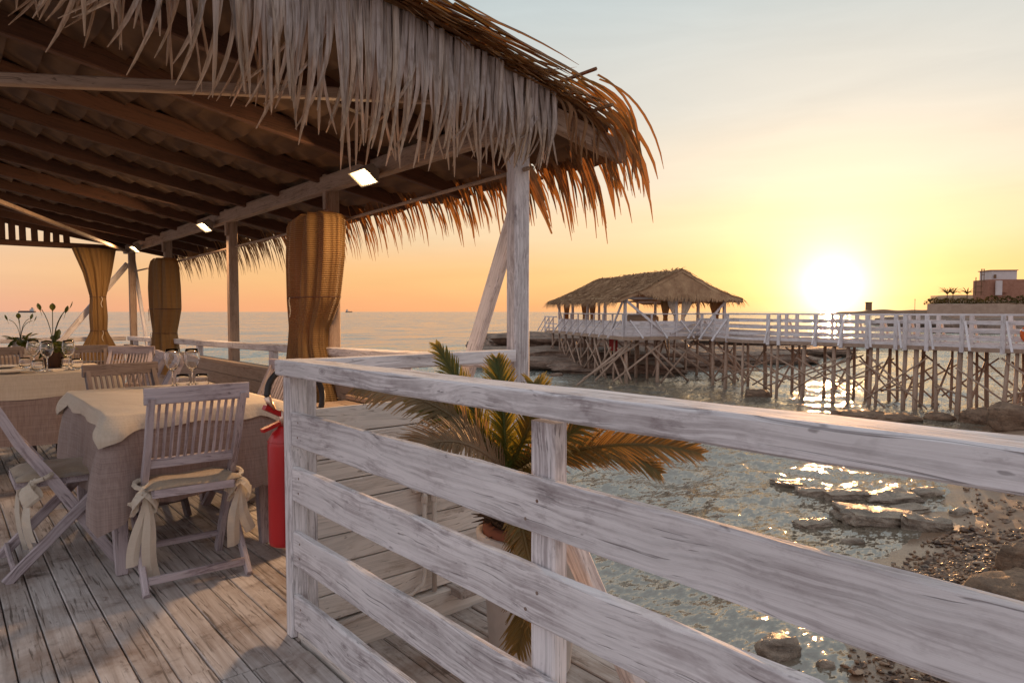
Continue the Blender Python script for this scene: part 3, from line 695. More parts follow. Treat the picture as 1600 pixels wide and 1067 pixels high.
def build_eave_fronds():
    t = shelter; r = random.Random(4)
    def blade(mb, p, d0, reach, drop, w, wob):
        """a leaflet that runs out along d0 and then falls"""
        n = 9; pts = []; wid = []; d0 = V(d0)
        for i in range(n+1):
            u = i/n
            q = V(p) + d0*reach*(u-.35*u*u) + V((0, 0, -drop*u**2.1)) + V((wob*math.sin(u*6), wob*math.cos(u*5+1), 0))*u
            pts.append(q); wid.append(w*(1-.10*u if u < .62 else .94-.75*(u-.62)*1.9) if u < 1 else w*.12)
        mb.strip(pts, [max(x, w*.12) for x in wid], (0, 1, 0) if abs(d0.x) > .5 else (1, 0, 0), r.choice([.22, -.22]))
    # along the sea side
    y = 2.20
    while y < 11.0:
        for lay in range(2):
            mb = MB(); xb = 2.52-.10*lay+r.uniform(-.05, .05); n = r.randint(12, 15); span = .36
            zb = roof_z(xb)+(.21 if lay else .09)
            for k in range(n):
                yy = y+span*k/n+r.uniform(-.012, .012)
                dr = r.uniform(.24, .50)
                blade(mb, (xb+r.uniform(-.04, .10), yy, zb+r.uniform(-.02, .02)), V((1, r.uniform(-.35, .15), -.12)), r.uniform(.48, .76) if lay else r.uniform(.40, .62), dr, r.uniform(.017, .034), r.uniform(-.03, .03))
            mb.tube([(xb-.02, y-.05, zb), (xb-.02, y+span+.05, zb)], .009, 5)
            mb.build('palm_frond', M['thatch'], t, origin=(xb, y, zb))
        y += .30
    # front corner: broad sheaths and leaves hanging from the last rafter
    for x0, x1, m_ in ((2.22, 2.42, 1), (2.40, 2.62, 0), (2.58, 2.82, 0)):
        mb = MB()
        for k in range(6):
            x = x0+(x1-x0)*k/5
            blade(mb, (x, 2.30+r.uniform(-.02, .05), roof_z(x)+.07), V((.35, -.25, -.2)), r.uniform(.15, .30), r.uniform(.14, .30), r.uniform(.016, .03), r.uniform(-.03, .03))
        mb.build('palm_frond', M['thatch'], t, origin=(x0, 2.3, roof_z(x0)))
    for k in range(5):
        mb = MB(); x = 2.22+.13*k; y = 2.75+.12*k
        n = 8; pts = []; wid = []
        for i in range(n+1):
            u = i/n; pts.append((x+.28*u, y-.1*u, roof_z(x)+.03-.05*u-.33*u*u)); wid.append(.10*(1-.8*u*u)+.015)
        mb.strip(pts, wid, (.5, 1, 0), .08); mb.build('leaf_sheath', M['thatch'], t, origin=(x, y, roof_z(x)))
    # loose leaves lying down the slope along the front edge of the roof
    for q in range(22):
        mb = MB(); x0 = -.55+q*.137
        for k in range(17 if x0 < 1.75 else 8):
            x = x0+r.uniform(-.12, .12); L_ = r.uniform(.40, .85); y = r.uniform(2.19, 2.52) if x < 1.9 else r.uniform(2.30, 2.62); lvl = r.random(); z0 = roof_z(x)+.07+.10*lvl; lift = r.uniform(-.012, .03)*(1 if r.random() < .88 else 2.4)
            n = 8; pts = []; wid = []; w = r.uniform(.016, .040); dy = r.uniform(-.10, .05)
            for i in range(n+1):
                u = i/n; p = V((x, y, z0))+SLV*L_*u+V((0, dy*u, lift*math.sin(u*2.2)))
                ex = max(0, p.x-2.28); p.x -= ex; a_ = min(ex/.52, 1.5)*1.02; p.x += .52*math.sin(a_); p.z -= .56*(1-math.cos(a_)); pts.append(p)
                wid.append(w*(1-.88*u**2.2))
            mb.strip(pts, wid, (0, 1, .35), r.choice([.3, -.3]))
        for k in range(7):                       # short ends sticking out over the front edge
            x = x0+r.uniform(0, .14); p = V((x, 2.36, roof_z(x)+r.uniform(.09, .16))); L_ = r.uniform(.10, .22)
            pts = [p+V((L_*.75*u, -L_*u, .02*u-.10*u*u)) for u in (0, .25, .5, .75, 1)]; mb.strip(pts, [.026, .028, .024, .016, .004], (1, .6, 0), .3)
        mb.build('loose_leaf_bundle', M['thatch'], t, origin=(x0, 2.3, roof_z(x0)))
    for (x, dz, dx, up_) in ((2.02, .15, .30, .07), (1.55, .16, .28, .05), (1.95, .13, .34, .03), (1.25, .16, .3, .05)):   # a few stray tips
        mb = MB(); p = V((x, 2.28, roof_z(x)+dz-.03)); pts = [p+V((dx*u, -.04*u, -SL*dx*u*.4+up_*u*u)) for u in (0, .25, .5, .75, 1)]
        mb.strip(pts, [.012, .016, .015, .010, .003], (0, 1, .2), .3); mb.build('stray_leaf', M['thatch'], t, origin=p)
build_eave_fronds()

# ================================================================== LAMPS
def build_lamp(y, label):
    t = thing('flood_lamp', (2.0, y, 2.06), label, 'lamp', 'lit flood lamps under the eave beam')
    m = WM[t.name]
    rot = Matrix.Rotation(R(38), 3, 'Y')
    c = V((1.985, y, 2.045))
    def P(x, yy, z): return c + rot @ V((x, yy, z))
    # housing: tapered trough
    vs = [P(-.055, -.10, -.03), P(.055, -.10, -.03), P(.055, .10, -.03), P(-.055, .10, -.03), P(-.03, -.07, .045), P(.03, -.07, .045), P(.03, .07, .045), P(-.03, .07, .045)]
    fs = [(4, 5, 6, 7), (0, 4, 7, 3), (1, 2, 6, 5), (0, 1, 5, 4), (3, 7, 6, 2)]
    MB().add(vs, fs).build('housing', M['housing'], t)
    hb = [x for x in COL.objects if x.parent == t][0]
    MB().box(P(0, 0, -.012), (.040, .10, .016), rot).build('lamp_tube', M['lamp'], hb)
    MB().box(P(0, 0, -.027), (.098, .185, .004), rot).build('glass_front', M['diffuser'], hb)
    fr = MB()
    for a, b in (((-.057, -.102), (.057, -.102)), ((.057, -.102), (.057, .102)), ((.057, .102), (-.057, .102)), ((-.057, .102), (-.057, -.102))):
        fr.tube([P(a[0], a[1], -.032), P(b[0], b[1], -.032)], .005, 6)
    fr.build('front_frame', M['housing'], t)
    MB().bar((2.06, y, 2.07), P(.02, 0, .04), .02, .03).build('bracket', M['housing'], t)
    L_ = bpy.data.lights.new('flood_lamp_light', 'AREA'); L_.shape = 'RECTANGLE'; L_.size = .10; L_.size_y = .18; L_.energy = LAMP_W; L_.color = (1.0, .60, .30)
    o = bpy.data.objects.new('light', L_); d = rot @ V((0, 0, -1)); mw = Matrix.Translation(P(0, 0, -.05)) @ d.to_track_quat('-Z', 'Y').to_matrix().to_4x4()
    link(o, t, mw)
LAMP_W = 16
build_lamp(3.66, 'lit flood lamp nearest the front fringe under the beam')
build_lamp(6.80, 'lit flood lamp beside the middle bare post')
build_lamp(9.75, 'small lit flood lamp nearest the far corner post')

# ================================================================== CURTAINS
def curtain(name, axis, c0, prof, label, pleats=11, depth=.09, seed=1, ties=()):
    """prof: (z, half width, centre shift); axis: unit vector of the curtain's run"""
    r = random.Random(seed); ax = V(axis); nn = V((0, 0, 1)).cross(ax)
    t = thing(name, (c0[0], c0[1], prof[-1][0]), label, 'curtain', 'gathered reed curtains')
    zs = np.linspace(prof[0][0], prof[-1][0], 46); n = 110; vs = []; fs = []
    pz = [p[0] for p in prof][::-1]
    ph = [r.uniform(0, 6.28) for _ in range(5)]
    for z in zs:
        hw = float(np.interp(z, pz, [p[1] for p in prof][::-1])); sh = float(np.interp(z, pz, [p[2] for p in prof][::-1]))
        dp = max(.035, depth*(.6+.4*hw/.25))
        for k in range(n):
            q = 2*math.pi*k/n; rr = 1+.22*math.sin(pleats*q+ph[0]+.7*math.sin(z*3+ph[3]))+.12*math.sin((2*pleats+3)*q+ph[1]+z*2)
            p = V((c0[0], c0[1], 0))+ax*(sh+hw*math.cos(q)*(.92+.08*rr))+nn*dp*math.sin(q)*rr; p.z = z; vs.append(p)
    for i in range(len(zs)-1):
        for k in range(n): fs.append((i*n+k, i*n+(k+1) % n, (i+1)*n+(k+1) % n, (i+1)*n+k))
    mb = MB().add(vs, fs); rc = mb.build('reed_cloth', M['reed'], t, smooth=True)
    for z in ties:
        hw = float(np.interp(z, pz, [p[1] for p in prof][::-1])); sh = float(np.interp(z, pz, [p[2] for p in prof][::-1])); dp = max(.035, depth*(.6+.4*hw/.25))
        MB().tube([V((c0[0], c0[1], z))+ax*(sh+hw*1.04*math.cos(a))+nn*dp*1.22*math.sin(a) for a in [2*math.pi*k/24 for k in range(25)]], .004, 6, False).build('tie_cord', M['rafter'], rc)
        MB().tube([V((c0[0], c0[1], z-.02*k))+ax*(sh+hw*.3+.01*math.sin(k))-nn*(-dp*1.3 if nn.y+nn.x > 0 else dp*1.3)*-1 for k in range(8)], .004, 5).build('cord_end', M['ribbon'], rc)
    return t
# axis Y: nearest curtain at the second post
curtain('reed_curtain', (0, 1, 0), (2.05, 4.53), [(1.90, .20, -.03), (1.885, .34, -.02), (1.85, .385, -.01), (1.6, .39, .01), (1.30, .345, .05), (1.10, .25, .12), (.98, .255, .14), (.62, .40, .10), (.5, .42, .1)], 'large ribbed reed curtain gathered at the post right of the bare post', 10, .085, 3, (1.32,))
curtain('reed_curtain', (0, 1, 0), (2.05, 8.62), [(1.84, .16, -.0), (1.82, .27, -.0), (1.74, .34, .02), (1.5, .37, .03), (1.25, .36, .03), (.98, .25, .08), (.7, .36, .08), (.5, .4, .08)], 'bulging reed curtain gathered between two far posts', 9, .10, 5, (1.25, .97))
curtain('reed_curtain', (1, 0, 0), (1.70, 10.72), [(2.08, .26, -.03), (1.75, .17, 0), (1.42, .095, 0), (1.15, .11, 0), (.95, .10, .0), (.72, .21, .0), (.55, .24, 0)], 'reed curtain pinched twice hanging from the far end beam', 8, .09, 8, (1.42, .96))

# ================================================================== FURNITURE
def chair_proto(name, wm, label):
    """folding slatted chair facing local +Y, floor at z 0"""
    t = thing(name, (0, 0, 0), label, 'chair', 'folding slatted chairs at the tables')
    hw = .185
    for s in (-1, 1):
        x = s*hw
        pts = [V((x, .215, 0)), V((x, -.04, .44)), V((x, -.16, .62)), V((x, -.275, .86))]
        mb = MB()
        w = [.045, .05, .042, .036]; vs = []; fs = []
        for p, k in zip(pts, w):
            for a, b in ((-.013, -k/2), (.013, -k/2), (.013, k/2), (-.013, k/2)): vs.append(p+V((a, b, b*.35)))
        for i in range(3):
            for k in range(4): fs.append((i*4+k, i*4+(k+1) % 4, (i+1)*4+(k+1) % 4, (i+1)*4+k))
        fs += [(3, 2, 1, 0), (12, 13, 14, 15)]
        mb.add(vs, fs).build('back_post', wm, t, frame(pts[0], pts[1], (0, 1, 0)))
        xi = s*(hw+.028)
        board('rear_leg', (xi, -.225, .0), (xi, .20, .425), .046, .024, wm, t, up=(0, 1, 0), bev=.004)
    fr = MB()
    for s in (-1, 1): fr.box((s*.160, .03, .425), (.024, .40, .035))
    fr.box((0, .222, .425), (.37, .026, .035)).box((0, -.165, .425), (.33, .026, .035))
    fr.build('seat_frame', wm, t)
    ln = MB(); n = 10; vs = []; fs = []
    for i in range(n+1):
        for j in range(n+1):
            a, b = i/n-.5, j/n-.5; e = max(abs(a), abs(b))*2
            vs.append((a*.40, .03+b*.41, .446+.028*(1-e**6)+.004*math.sin(a*9+b*7)))
    m1 = len(vs); vs += [(v[0], v[1], .444) for v in vs[:m1]]
    for i in range(n):
        for j in range(n):
            q = (i*(n+1)+j, (i+1)*(n+1)+j, (i+1)*(n+1)+j+1, i*(n+1)+j+1); fs.append(q); fs.append(tuple(k+m1 for k in q[::-1]))
    ring = [j for j in range(n+1)]+[i*(n+1)+n for i in range(1, n+1)]+[n*(n+1)+j for j in range(n-1, -1, -1)]+[i*(n+1) for i in range(n-1, 0, -1)]
    for a, b in zip(ring, ring[1:]+ring[:1]): fs.append((a, b, b+m1, a+m1))
    ln.add(vs, fs).build('cushion', M['cushion'], t, smooth=True)
    board('top_rail', (-.212, -.268, .865), (.212, -.268, .865), .072, .022, wm, t, segs=6, bev=.004)
    board('lower_back_rail', (-.178, -.115, .55), (.178, -.115, .55), .045, .02, wm, t, bev=.003)
    for k in range(11):
        x = -.150+.030*k
        board('slat', (x, -.252, .832), (x, -.122, .570), .013, .010, wm, t, up=(1, 0, 0), bev=.002)
    board('stretcher', (-.20, -.195, .055), (.20, -.195, .055), .034, .018, wm, t, bev=.003)
    board('stretcher', (-.172, .165, .10), (.172, .165, .10), .030, .018, wm, t, bev=.003)
    return t
def ribbon(parent, x, seed, long=.36):
    """a cloth bow tied round the back post"""
    r = random.Random(seed); mb = MB(); s = 1 if x > 0 else -1
    k = V((x, -.075, .425))
    mb.tube([k+V((0.028*math.cos(a), .034*math.sin(a), .012*math.sin(a)+.03)) for a in [2*math.pi*i/10 for i in range(11)]], .011, 6, False)
    mb.tube([k+V((0, -.035, .02)), k+V((.002, -.045, .0)), k+V((0, -.04, -.02))], [.014, .020, .012], 8)
    def tail(dx, L_, w, dy):
        n = 10; pts = []; wd = []
        for i in range(n+1):
            u = i/n; pts.append(k+V((dx*u+.012*math.sin(u*5+seed), -.045+dy*math.sin(u*3.1), -.01-L_*u))); wd.append(.018+(w-.018)*min(1, u*2.2))
        mb.strip(pts, wd, (1, .25, 0), .16)
    tail(-.035*s, long, .062, -.03); tail(.045*s, long*.8, .055, -.02)
    for dx in (-1, 1):
        n = 12; pts = []; wd = []
        for i in range(n+1):
            u = i/n; a = u*2*math.pi
            pts.append(k+V((dx*.052*(1-math.cos(a))*.5, -.048-.022*math.sin(a), -.05*(1-math.cos(a))*.62+.018*math.sin(a)))); wd.append(.020+.05*math.sin(u*math.pi))
        mb.strip(pts, wd, (.2, .7, .6), .1)
    mb.build('ribbon', M['ribbon'], parent)
CH_ = chair_proto('folding_chair', M['chair'], 'limewashed slatted chair with white ribbons, its back to the railing nearest the viewer')
def chair_at(proto, x, y, rz, label, tails=None):
    o = copy_tree(proto, None, Matrix.Translation(V((x, y, 0))) @ Matrix.Rotation(rz, 4, 'Z'))
    o['label'] = label; return o
c2 = chair_at(CH_, .43, 3.945, -math.pi/2, 'limewashed folding chair seen side on at the left frame edge, ribbons hanging')
CD_ = chair_proto('folding_chair', M['chair_dark'], 'dark grey slatted chair at the far side of the near table')
CH_.matrix_basis = Matrix.Translation(V((.875, 3.375, 0))) @ Matrix.Rotation(R(-3), 4, 'Z'); WM[CH_.name] = CH_.matrix_basis.copy()
CD_.matrix_basis = Matrix.Translation(V((.90, 4.46, 0))) @ Matrix.Rotation(R(180+8), 4, 'Z'); WM[CD_.name] = CD_.matrix_basis.copy()
for ch, sd in ((CH_, 1), (c2, 4)):
    m = WM[ch.name]; WM[ch.name] = Matrix()
    ribbon(ch, -.20, sd, .38); ribbon(ch, .20, sd+1, .30)
    for o in [x for x in COL.objects if x.parent == ch and x.name.startswith('ribbon')]: o.matrix_basis = Matrix()
    WM[ch.name] = m
c4 = chair_at(CH_, 1.50, 4.30, math.pi/2+R(10), 'pale slatted chair between the near table and the curtain by the sea wall')
for o in [x for x in COL.objects if x.parent == c4 and x.name.startswith('ribbon')]: bpy.data.objects.remove(o)
for x, y, rz, dark, lab in ((1.12, 5.52, R(80), 0, 'pale slatted chair by the sea wall, nearer of the two beyond the wine glasses'),
                            (1.12, 6.05, R(85), 0, 'pale slatted chair by the sea wall, farther of the two beyond the wine glasses'),
                            (1.00, 7.22, R(170), 1, 'grey slatted chair behind the dark plant pot, left of a pink topped one'),
                            (1.20, 6.82, R(140), 0, 'slatted chair with a pinkish top rail at the far end of the long table'),
                            (.42, 7.30, R(185), 1, 'dark slatted chair back behind the glasses at the left edge')):
    o = chair_at(CD_ if dark else c4, x, y, rz, lab)

def tablecloth(mbname, x0, x1, y0, y1, ztop, drop, corner, mat, parent, flare=.02, waves=.014, seed=1, dz=0, sub=26):
    r = random.Random(seed); per = []
    cr = .015
    def edge(ax, ay, bx, by, nxn, nyn):
        for i in range(sub):
            u = i/sub; per.append((ax+(bx-ax)*u, ay+(by-ay)*u, nxn, nyn, min(u, 1-u)))
    edge(x0, y0, x1, y0, 0, -1); edge(x1, y0, x1, y1, 1, 0); edge(x1, y1, x0, y1, 0, 1); edge(x0, y1, x0, y0, -1, 0)
    n = len(per); rows = 14; vs = []; fs = []
    ph = [r.uniform(0, 6.28) for _ in range(4)]
    # smoothed outward normals at the corners
    for k in range(n):
        pass
    for j in range(rows+1):
        u = j/rows
        for k, (x, y, a, b, e) in enumerate(per):
            a2 = per[(k-1) % n][2]; b2 = per[(k-1) % n][3]
            na, nb = (a+a2), (b+b2); l = math.hypot(na, nb); na /= l; nb /= l
            cb = max(0, 1-e/.16)**1.5                      # towards a corner
            s = k/n*2*math.pi
            wv = waves*u*(math.sin(s*11+ph[0])+.6*math.sin(s*23+ph[1])+.4*math.sin(s*5+ph[2]))
            out = flare*u**.7 + wv + cb*.055*math.sin(u*2.2) 
            hem = (drop+corner*cb+.008*math.sin(s*9+ph[3]))*u
            sag = .008*(1-(1-u)**2) if j else 0
            vs.append((x+na*(out+sag), y+nb*(out+sag), ztop+dz-hem))
    for j in range(rows):
        for k in range(n): fs.append((j*n+k, (j+1)*n+k, (j+1)*n+(k+1) % n, j*n+(k+1) % n))
    fs.append(tuple(range(n)))
    return MB().add(vs, fs).build(mbname, mat, parent, smooth=True)
def table(x0, x1, y0, y1, label, clab, drop, odrop, seed):
    t = thing('dining_table', ((x0+x1)/2, (y0+y1)/2, 0), label, 'table', 'dining tables laid under the thatch')
    MB().box(((x0+x1)/2, (y0+y1)/2, .735), (x1-x0-.01, y1-y0-.01, .03)).build('tabletop', M['chair'], t)
    for x in (x0+.05, x1-.05):
        for y in (y0+.16, y1-.06):
            mb = MB(); vs = []; fs = []
            for i in range(8):
                u = i/7; w = .034-.012*u+.004*math.sin(u*3); off = .03*u*u*(-1 if y < (y0+y1)/2 else 1)
                for a, b in ((-1, -1), (1, -1), (1, 1), (-1, 1)): vs.append((x+a*w, y+b*w+off, .72*(1-u)))
            for i in range(7):
                for k in range(4): fs.append((i*4+k, i*4+(k+1) % 4, (i+1)*4+(k+1) % 4, (i+1)*4+k))
            fs.append((28, 29, 30, 31)); mb.add(vs, fs).build('leg', M['chair'], t, frame((x, y, .72), (x, y, 0)))
    c = thing('tablecloth', ((x0+x1)/2, (y0+y1)/2, .755), clab[0], 'tablecloth', 'long mauve undercloths')
    tablecloth('linen_cloth', x0, x1, y0, y1, .752, drop, .11, M['mauve'], c, .035, .016, seed)
    c = thing('tablecloth', ((x0+x1)/2, (y0+y1)/2, .762), clab[1], 'tablecloth', 'cream overcloths')
    tablecloth('cotton_cloth', x0-.004, x1+.004, y0-.004, y1+.004, .760, odrop, .075, M['cream'], c, .018, .007, seed+5)
table(.575, 1.345, 3.40, 4.62, 'square dining table nearest the railing with curved limewashed legs', ('mauve linen undercloth draped over the near table', 'cream overcloth with drooping corner on the near table'), .40, .065, 3)
table(-.55, 1.06, 6.0, 7.0, 'long dining table left behind the near one, set with glasses and plates', ('brown linen undercloth hanging from the long left table', 'cream overcloth on the long left table'), .50, .17, 8)

def wine_glass(x, y, z, label, s=1.0, grp='wine glasses on the tables'):
    t = thing('wine_glass', (x, y, z), label, 'wine glass', grp)
    o = [(.0, .001), (.036, .002), (.034, .005), (.006, .010), (.0042, .02), (.004, .085), (.008, .098), (.030, .120), (.043, .150), (.046, .175), (.041, .205), (.034, .232)]
    i = [(.0325, .232), (.0395, .205), (.0445, .175), (.0415, .150), (.028, .122), (.006, .103), (.0, .101)]
    b = [p for p in o if p[1] >= .098]; st = [p for p in o if p[1] <= .0981]
    MB().lathe([(r*s, h*s) for r, h in b+i], (x, y, z), 28).build('bowl', M['glass'], t, smooth=True)
    MB().lathe([(r*s, h*s) for r, h in st+[(0.0, .0985)]], (x, y, z), 20).build('stem', M['glass'], t, smooth=True)
def tumbler(x, y, z, label, s=1.0):
    t = thing('tumbler', (x, y, z), label, 'tumbler', 'water tumblers on the tables')
    o = [(0, .001), (.026, .001), (.034, .008), (.040, .035), (.038, .065), (.034, .085)]; i = [(.0325, .085), (.0365, .065), (.0385, .035), (.033, .014), (.0, .011)]
    MB().lathe([(r*s, h*s) for r, h in o+i], (x, y, z), 28).build('glass_wall', M['glass'], t, smooth=True)
ZT = .764
wine_glass(1.075, 4.40, ZT, 'tall wine glass on the near table, left of its twin')
wine_glass(1.175, 4.36, ZT, 'tall wine glass on the near table, right of its twin')
tumbler(1.10, 4.28, ZT, 'squat water tumbler below the left wine glass of the near table'); tumbler(1.195, 4.24, ZT, 'squat water tumbler below the right wine glass of the near table')
def on2(px, py): 
    d = (_fw + _rt*((px-800)/1050) + _up*((533.5-py)/1050)); k = (ZT-CAM_H)/d.z; return d.x*k, d.y*k
for px, py, lab in ((53, 577, 'left wine glass on the long table in front of the white pot'), (74, 580, 'middle wine glass on the long table left of the dark pot'), (108, 578, 'right wine glass on the long table right of the dark pot')):
    x, y = on2(px, py); wine_glass(x, y, ZT, lab, 1.0)
for px, py, lab in ((39, 575, 'water tumbler beside the plates at the left of the long table'), (59, 580, 'water tumbler between the two left wine glasses of the long table'), (104, 574, 'water tumbler behind the right wine glass of the long table'), (121, 577, 'water tumbler at the right end of the long table')):
    x, y = on2(px, py); tumbler(x, y, ZT, lab, 1.0)
def plate(px, py, s, lab, z=ZT):
    x, y = on2(px, py); t = thing('plate', (x, y, z), lab, 'plate', 'plates on the long table')
    MB().lathe([(0, .004), (.07*s, .004), (.085*s, .010), (.13*s, .018), (.13*s, .021), (.084*s, .014), (.07*s, .008), (0, .008)], (x, y, z), 32).build('dish', M['china'], t, smooth=True)
plate(2, 576, 1, 'farther cream plate at the left edge of the long table'); plate(12, 583, 1.05, 'nearer cream plate at the left edge of the long table')
def lily(px, py, lab, potm, s, seed, z=ZT):
    x, y = on2(px, py); t = thing('potted_lily', (x, y, z), lab, 'potted plant'); r = random.Random(seed)
    MB().lathe([(0, 0), (.052*s, 0), (.066*s, .11*s), (.070*s, .125*s), (.064*s, .125*s), (.060*s, .108*s), (0, .105*s)], (x, y, z), 24).build('pot', potm, t, smooth=True)
    def blade(mb, b, az, L_, up, w, dr):
        n = 9; pts = []; wd = []; d = V((math.cos(az), math.sin(az), 0))
        for i in range(n+1):
            u = i/n; pts.append(V(b)+d*L_*u*(1-up*.75)+V((0, 0, L_*(up*u-dr*u*u)))); wd.append(w*(max(0.0, math.sin(math.pi*max(.0, (u-.42)/.58)))**.8 if u > .42 else 0)+.004)
        mb.strip(pts, wd, d.cross(V((0, 0, 1))), .18)
    for k in range(34):
        mb = MB(); blade(mb, (x, y, z+.11*s), r.uniform(0, 6.28), r.uniform(.15, .28)*s, r.uniform(.4, .9), r.uniform(.04, .062)*s, r.uniform(.2, .75)); mb.build('leaf', M['lily'], t)
    for k in range(4):
        az = r.uniform(0, 6.28); L_ = r.uniform(.20, .32)*s; d = V((math.cos(az), math.sin(az), 0)); tip = V((x, y, z+.11*s))+d*.09*s+V((0, 0, L_))
        mb = MB(); mb.tube(bez((x, y, z+.1*s), (x, y, z+.3*s), tip, 6), .003, 5)
        blade(mb, tip-V((0, 0, .05)), az, .10*s, .9, .034*s, .0); mb.build('flower_stem', M['lily'], t)
    for k in range(14):
        mb = MB(); blade(mb, (x, y, z+.10*s), r.uniform(0, 6.28), r.uniform(.08, .15)*s, r.uniform(.2, .6), .03*s, .3); mb.build('leaf', M['lily'], t)
lily(33, 556, 'flowering lily in a pale pot beyond the plates at far left', M['pot_white'], 1.15, 2)
lily(84, 574, 'flowering lily in a dark pot in the middle of the long table', M['pot_dark'], 1.15, 5)

# ---- fire extinguisher behind the corner post
def build_extinguisher():
    x, y = 1.018, 2.565
    t = thing('fire_extinguisher', (x, y, .30), 'red fire extinguisher with a black hose hung behind the railing corner post', 'extinguisher')
    MB().lathe([(0, .305), (.045, .305), (.056, .312), (.058, .33), (.058, .70), (.054, .725), (.040, .750), (.022, .765), (.018, .775), (0, .775)], (x, y, 0), 32).build('cylinder', M['red'], t, smooth=True)
    MB().lathe([(.0585, .715), (.0592, .717), (.0585, .719)], (x, y, 0), 32).build('seam', M['red'], t)
    vl = MB().tube([(x, y, .77), (x, y, .835)], .013, 12).build('valve', M['brass'], t, smooth=True)
    MB().bar((x+.03, y+.01, .80), (x-.075, y-.01, .855), .018, .024).build('lever', M['red'], vl)
    MB().bar((x+.03, y+.01, .80), (x-.085, y-.01, .765), .014, .022).build('carrying_handle', M['red'], vl)
    MB().tube([(x-.04, y-.004, .842), (x-.062, y-.006, .895)], .013, 10).build('hose_fitting', M['brass'], t, smooth=True)
    pts = [(x-.062, y-.006, .895), (x-.05, y, .945), (x-.01, y+.01, .985), (x+.05, y+.02, 1.005), (x+.12, y+.03, .985), (x+.165, y+.03, .93), (x+.175, y+.02, .87), (x+.15, y+.01, .80), (x+.09, y+.02, .74)]
    def cr(p, n=5):
        o = []
        for i in range(len(p)-1):
            a, b, c, d = V(p[max(i-1, 0)]), V(p[i]), V(p[i+1]), V(p[min(i+2, len(p)-1)])
            for k in range(n):
                u = k/n; o.append(.5*(2*b+(c-a)*u+(2*a-5*b+4*c-d)*u*u+(3*b-a-3*c+d)*u**3))
        return o+[V(p[-1])]
    MB().tube(cr(pts), .012, 10).build('hose', M['rubber'], t, smooth=True)
    MB().box((1.06, 2.52, .62), (.03, .075, .03)).build('wall_bracket', M['steel'], t)
build_extinguisher()

# ---- palm in the pot outside the railing
def frond_mesh(mb, p0, c, p1, n, ll, lw, droop=.25, seed=0, vee=.45, up=(-.50, -.58, .62), fold=.6):
    r = random.Random(seed); pts = bez(p0, c, p1, n); m = len(pts)
    mb.tube(pts, [.009*(1-.75*i/(m-1)) for i in range(m)], 6)
    for i in range(2, m):
        u = i/(m-1); tg = (pts[min(i+1, m-1)]-pts[i-1]).normalized()
        sd = tg.cross(V(up)); sd = sd.normalized() if sd.length > .05 else tg.cross(V((1, 0, 0))).normalized(); nn = sd.cross(tg)
        L_ = ll*(.35+.65*math.sin(math.pi*min(1, .12+.78*u)))*(1.0 if u < .85 else 1-.45*(u-.85)/.15)
        for s in (-1, 1):
            d = (sd*s*fold + tg*(.75+.35*u) + nn*vee + V((r.uniform(-.1, .1), r.uniform(-.1, .1), r.uniform(-.1, .1)))).normalized()
            lp = L_*r.uniform(.85, 1.1); q = []; w = []
            for k in range(5):
                v = k/4; q.append(pts[i]+d*lp*v+V((0, 0, -droop*lp*v*v))); w.append(lw*(1-.85*v*v))
            mb.strip(q, w, tg if abs(d.dot(tg)) < .9 else nn, .22)
PALM = V((1.665, 1.835, -.12))
def build_palm():
    x, y, z = PALM
    t = thing('potted_palm', PALM, 'young feathery palm in a worn white pot outside the railing', 'potted palm')
    MB().lathe([(0, 0), (.135, 0), (.150, .02), (.185, .48), (.200, .485), (.205, .53), (.188, .535), (.178, .50), (0, .495)], PALM, 40).build('pot', M['pot_white'], t, smooth=True)
    ip = MB().lathe([(.176, .50), (.180, .555), (.150, .56), (.145, .52), (0, .515)], PALM+V((.0, .0, 0)), 32).build('inner_pot', M['terracotta'], t, smooth=True)
    MB().lathe([(0, .53), (.09, .55), (.147, .535)], PALM, 20).build('soil', M['soil'], ip)
    MB().lathe([(.07, .50), (.085, .58), (.075, .68), (.05, .76), (0, .78)], PALM+V((-.05, .05, 0)), 18).build('trunk', M['trunk'], t, smooth=True)
    r = random.Random(3); mb = MB()
    for k in range(150):
        a = r.uniform(0, 6.28); h = r.uniform(.52, .76); rad = .075
        p = PALM+V((-.05+rad*math.cos(a), .05+rad*math.sin(a), h)); d = V((math.cos(a), math.sin(a), r.uniform(-.1, .9))).normalized(); L_ = r.uniform(.05, .11)
        mb.strip([p-d*.02, p+d*L_*.5, p+d*L_+V((0, 0, -.01))], [.014, .010, .002], (0, 0, 1) if abs(d.z) < .7 else (1, 0, 0), .2)
    mb.build('old_leaf_bases', M['trunk'], t)
    B = V((1.60, 1.90, .62))
    spec = [  # control px, tip px (x, y, depth), material, leaflet length
        ((700, 605, 2.40), (556, 606, 2.25), 'brownleaf', .13), ((735, 650, 2.45), (640, 625, 2.35), 'green', .12),
        ((745, 640, 2.60), (682, 540, 2.75), 'green', .115), ((790, 640, 2.45), (776, 562, 2.55), 'green', .125),
        ((850, 640, 2.30), (835, 600, 2.40), 'green', .12),
        ((870, 690, 2.30), (948, 640, 2.25), 'golden', .13), ((955, 668, 2.30), (1092, 708, 2.30), 'golden', .12),
        ((950, 675, 2.45), (1030, 738, 2.50), 'golden', .11), ((720, 660, 2.20), (645, 705, 2.10), 'brownleaf', .15),
        ((850, 860, 2.12), (808, 1015, 2.15), 'golden', .12), ((835, 900, 2.10), (845, 965, 2.02), 'golden', .11)]
    for k, (c, p, mt, ll) in enumerate(spec):
        mb = MB(); frond_mesh(mb, B+V((r.uniform(-.02, .02), r.uniform(-.02, .02), 0)), at(*c), at(*p), 74, ll*1.08, .0098, .22 if mt != 'golden' else .14, k, .40 if mt == 'green' else .30, fold=.55 if mt == 'green' else .7)
        mb.build('frond', M[mt], t)
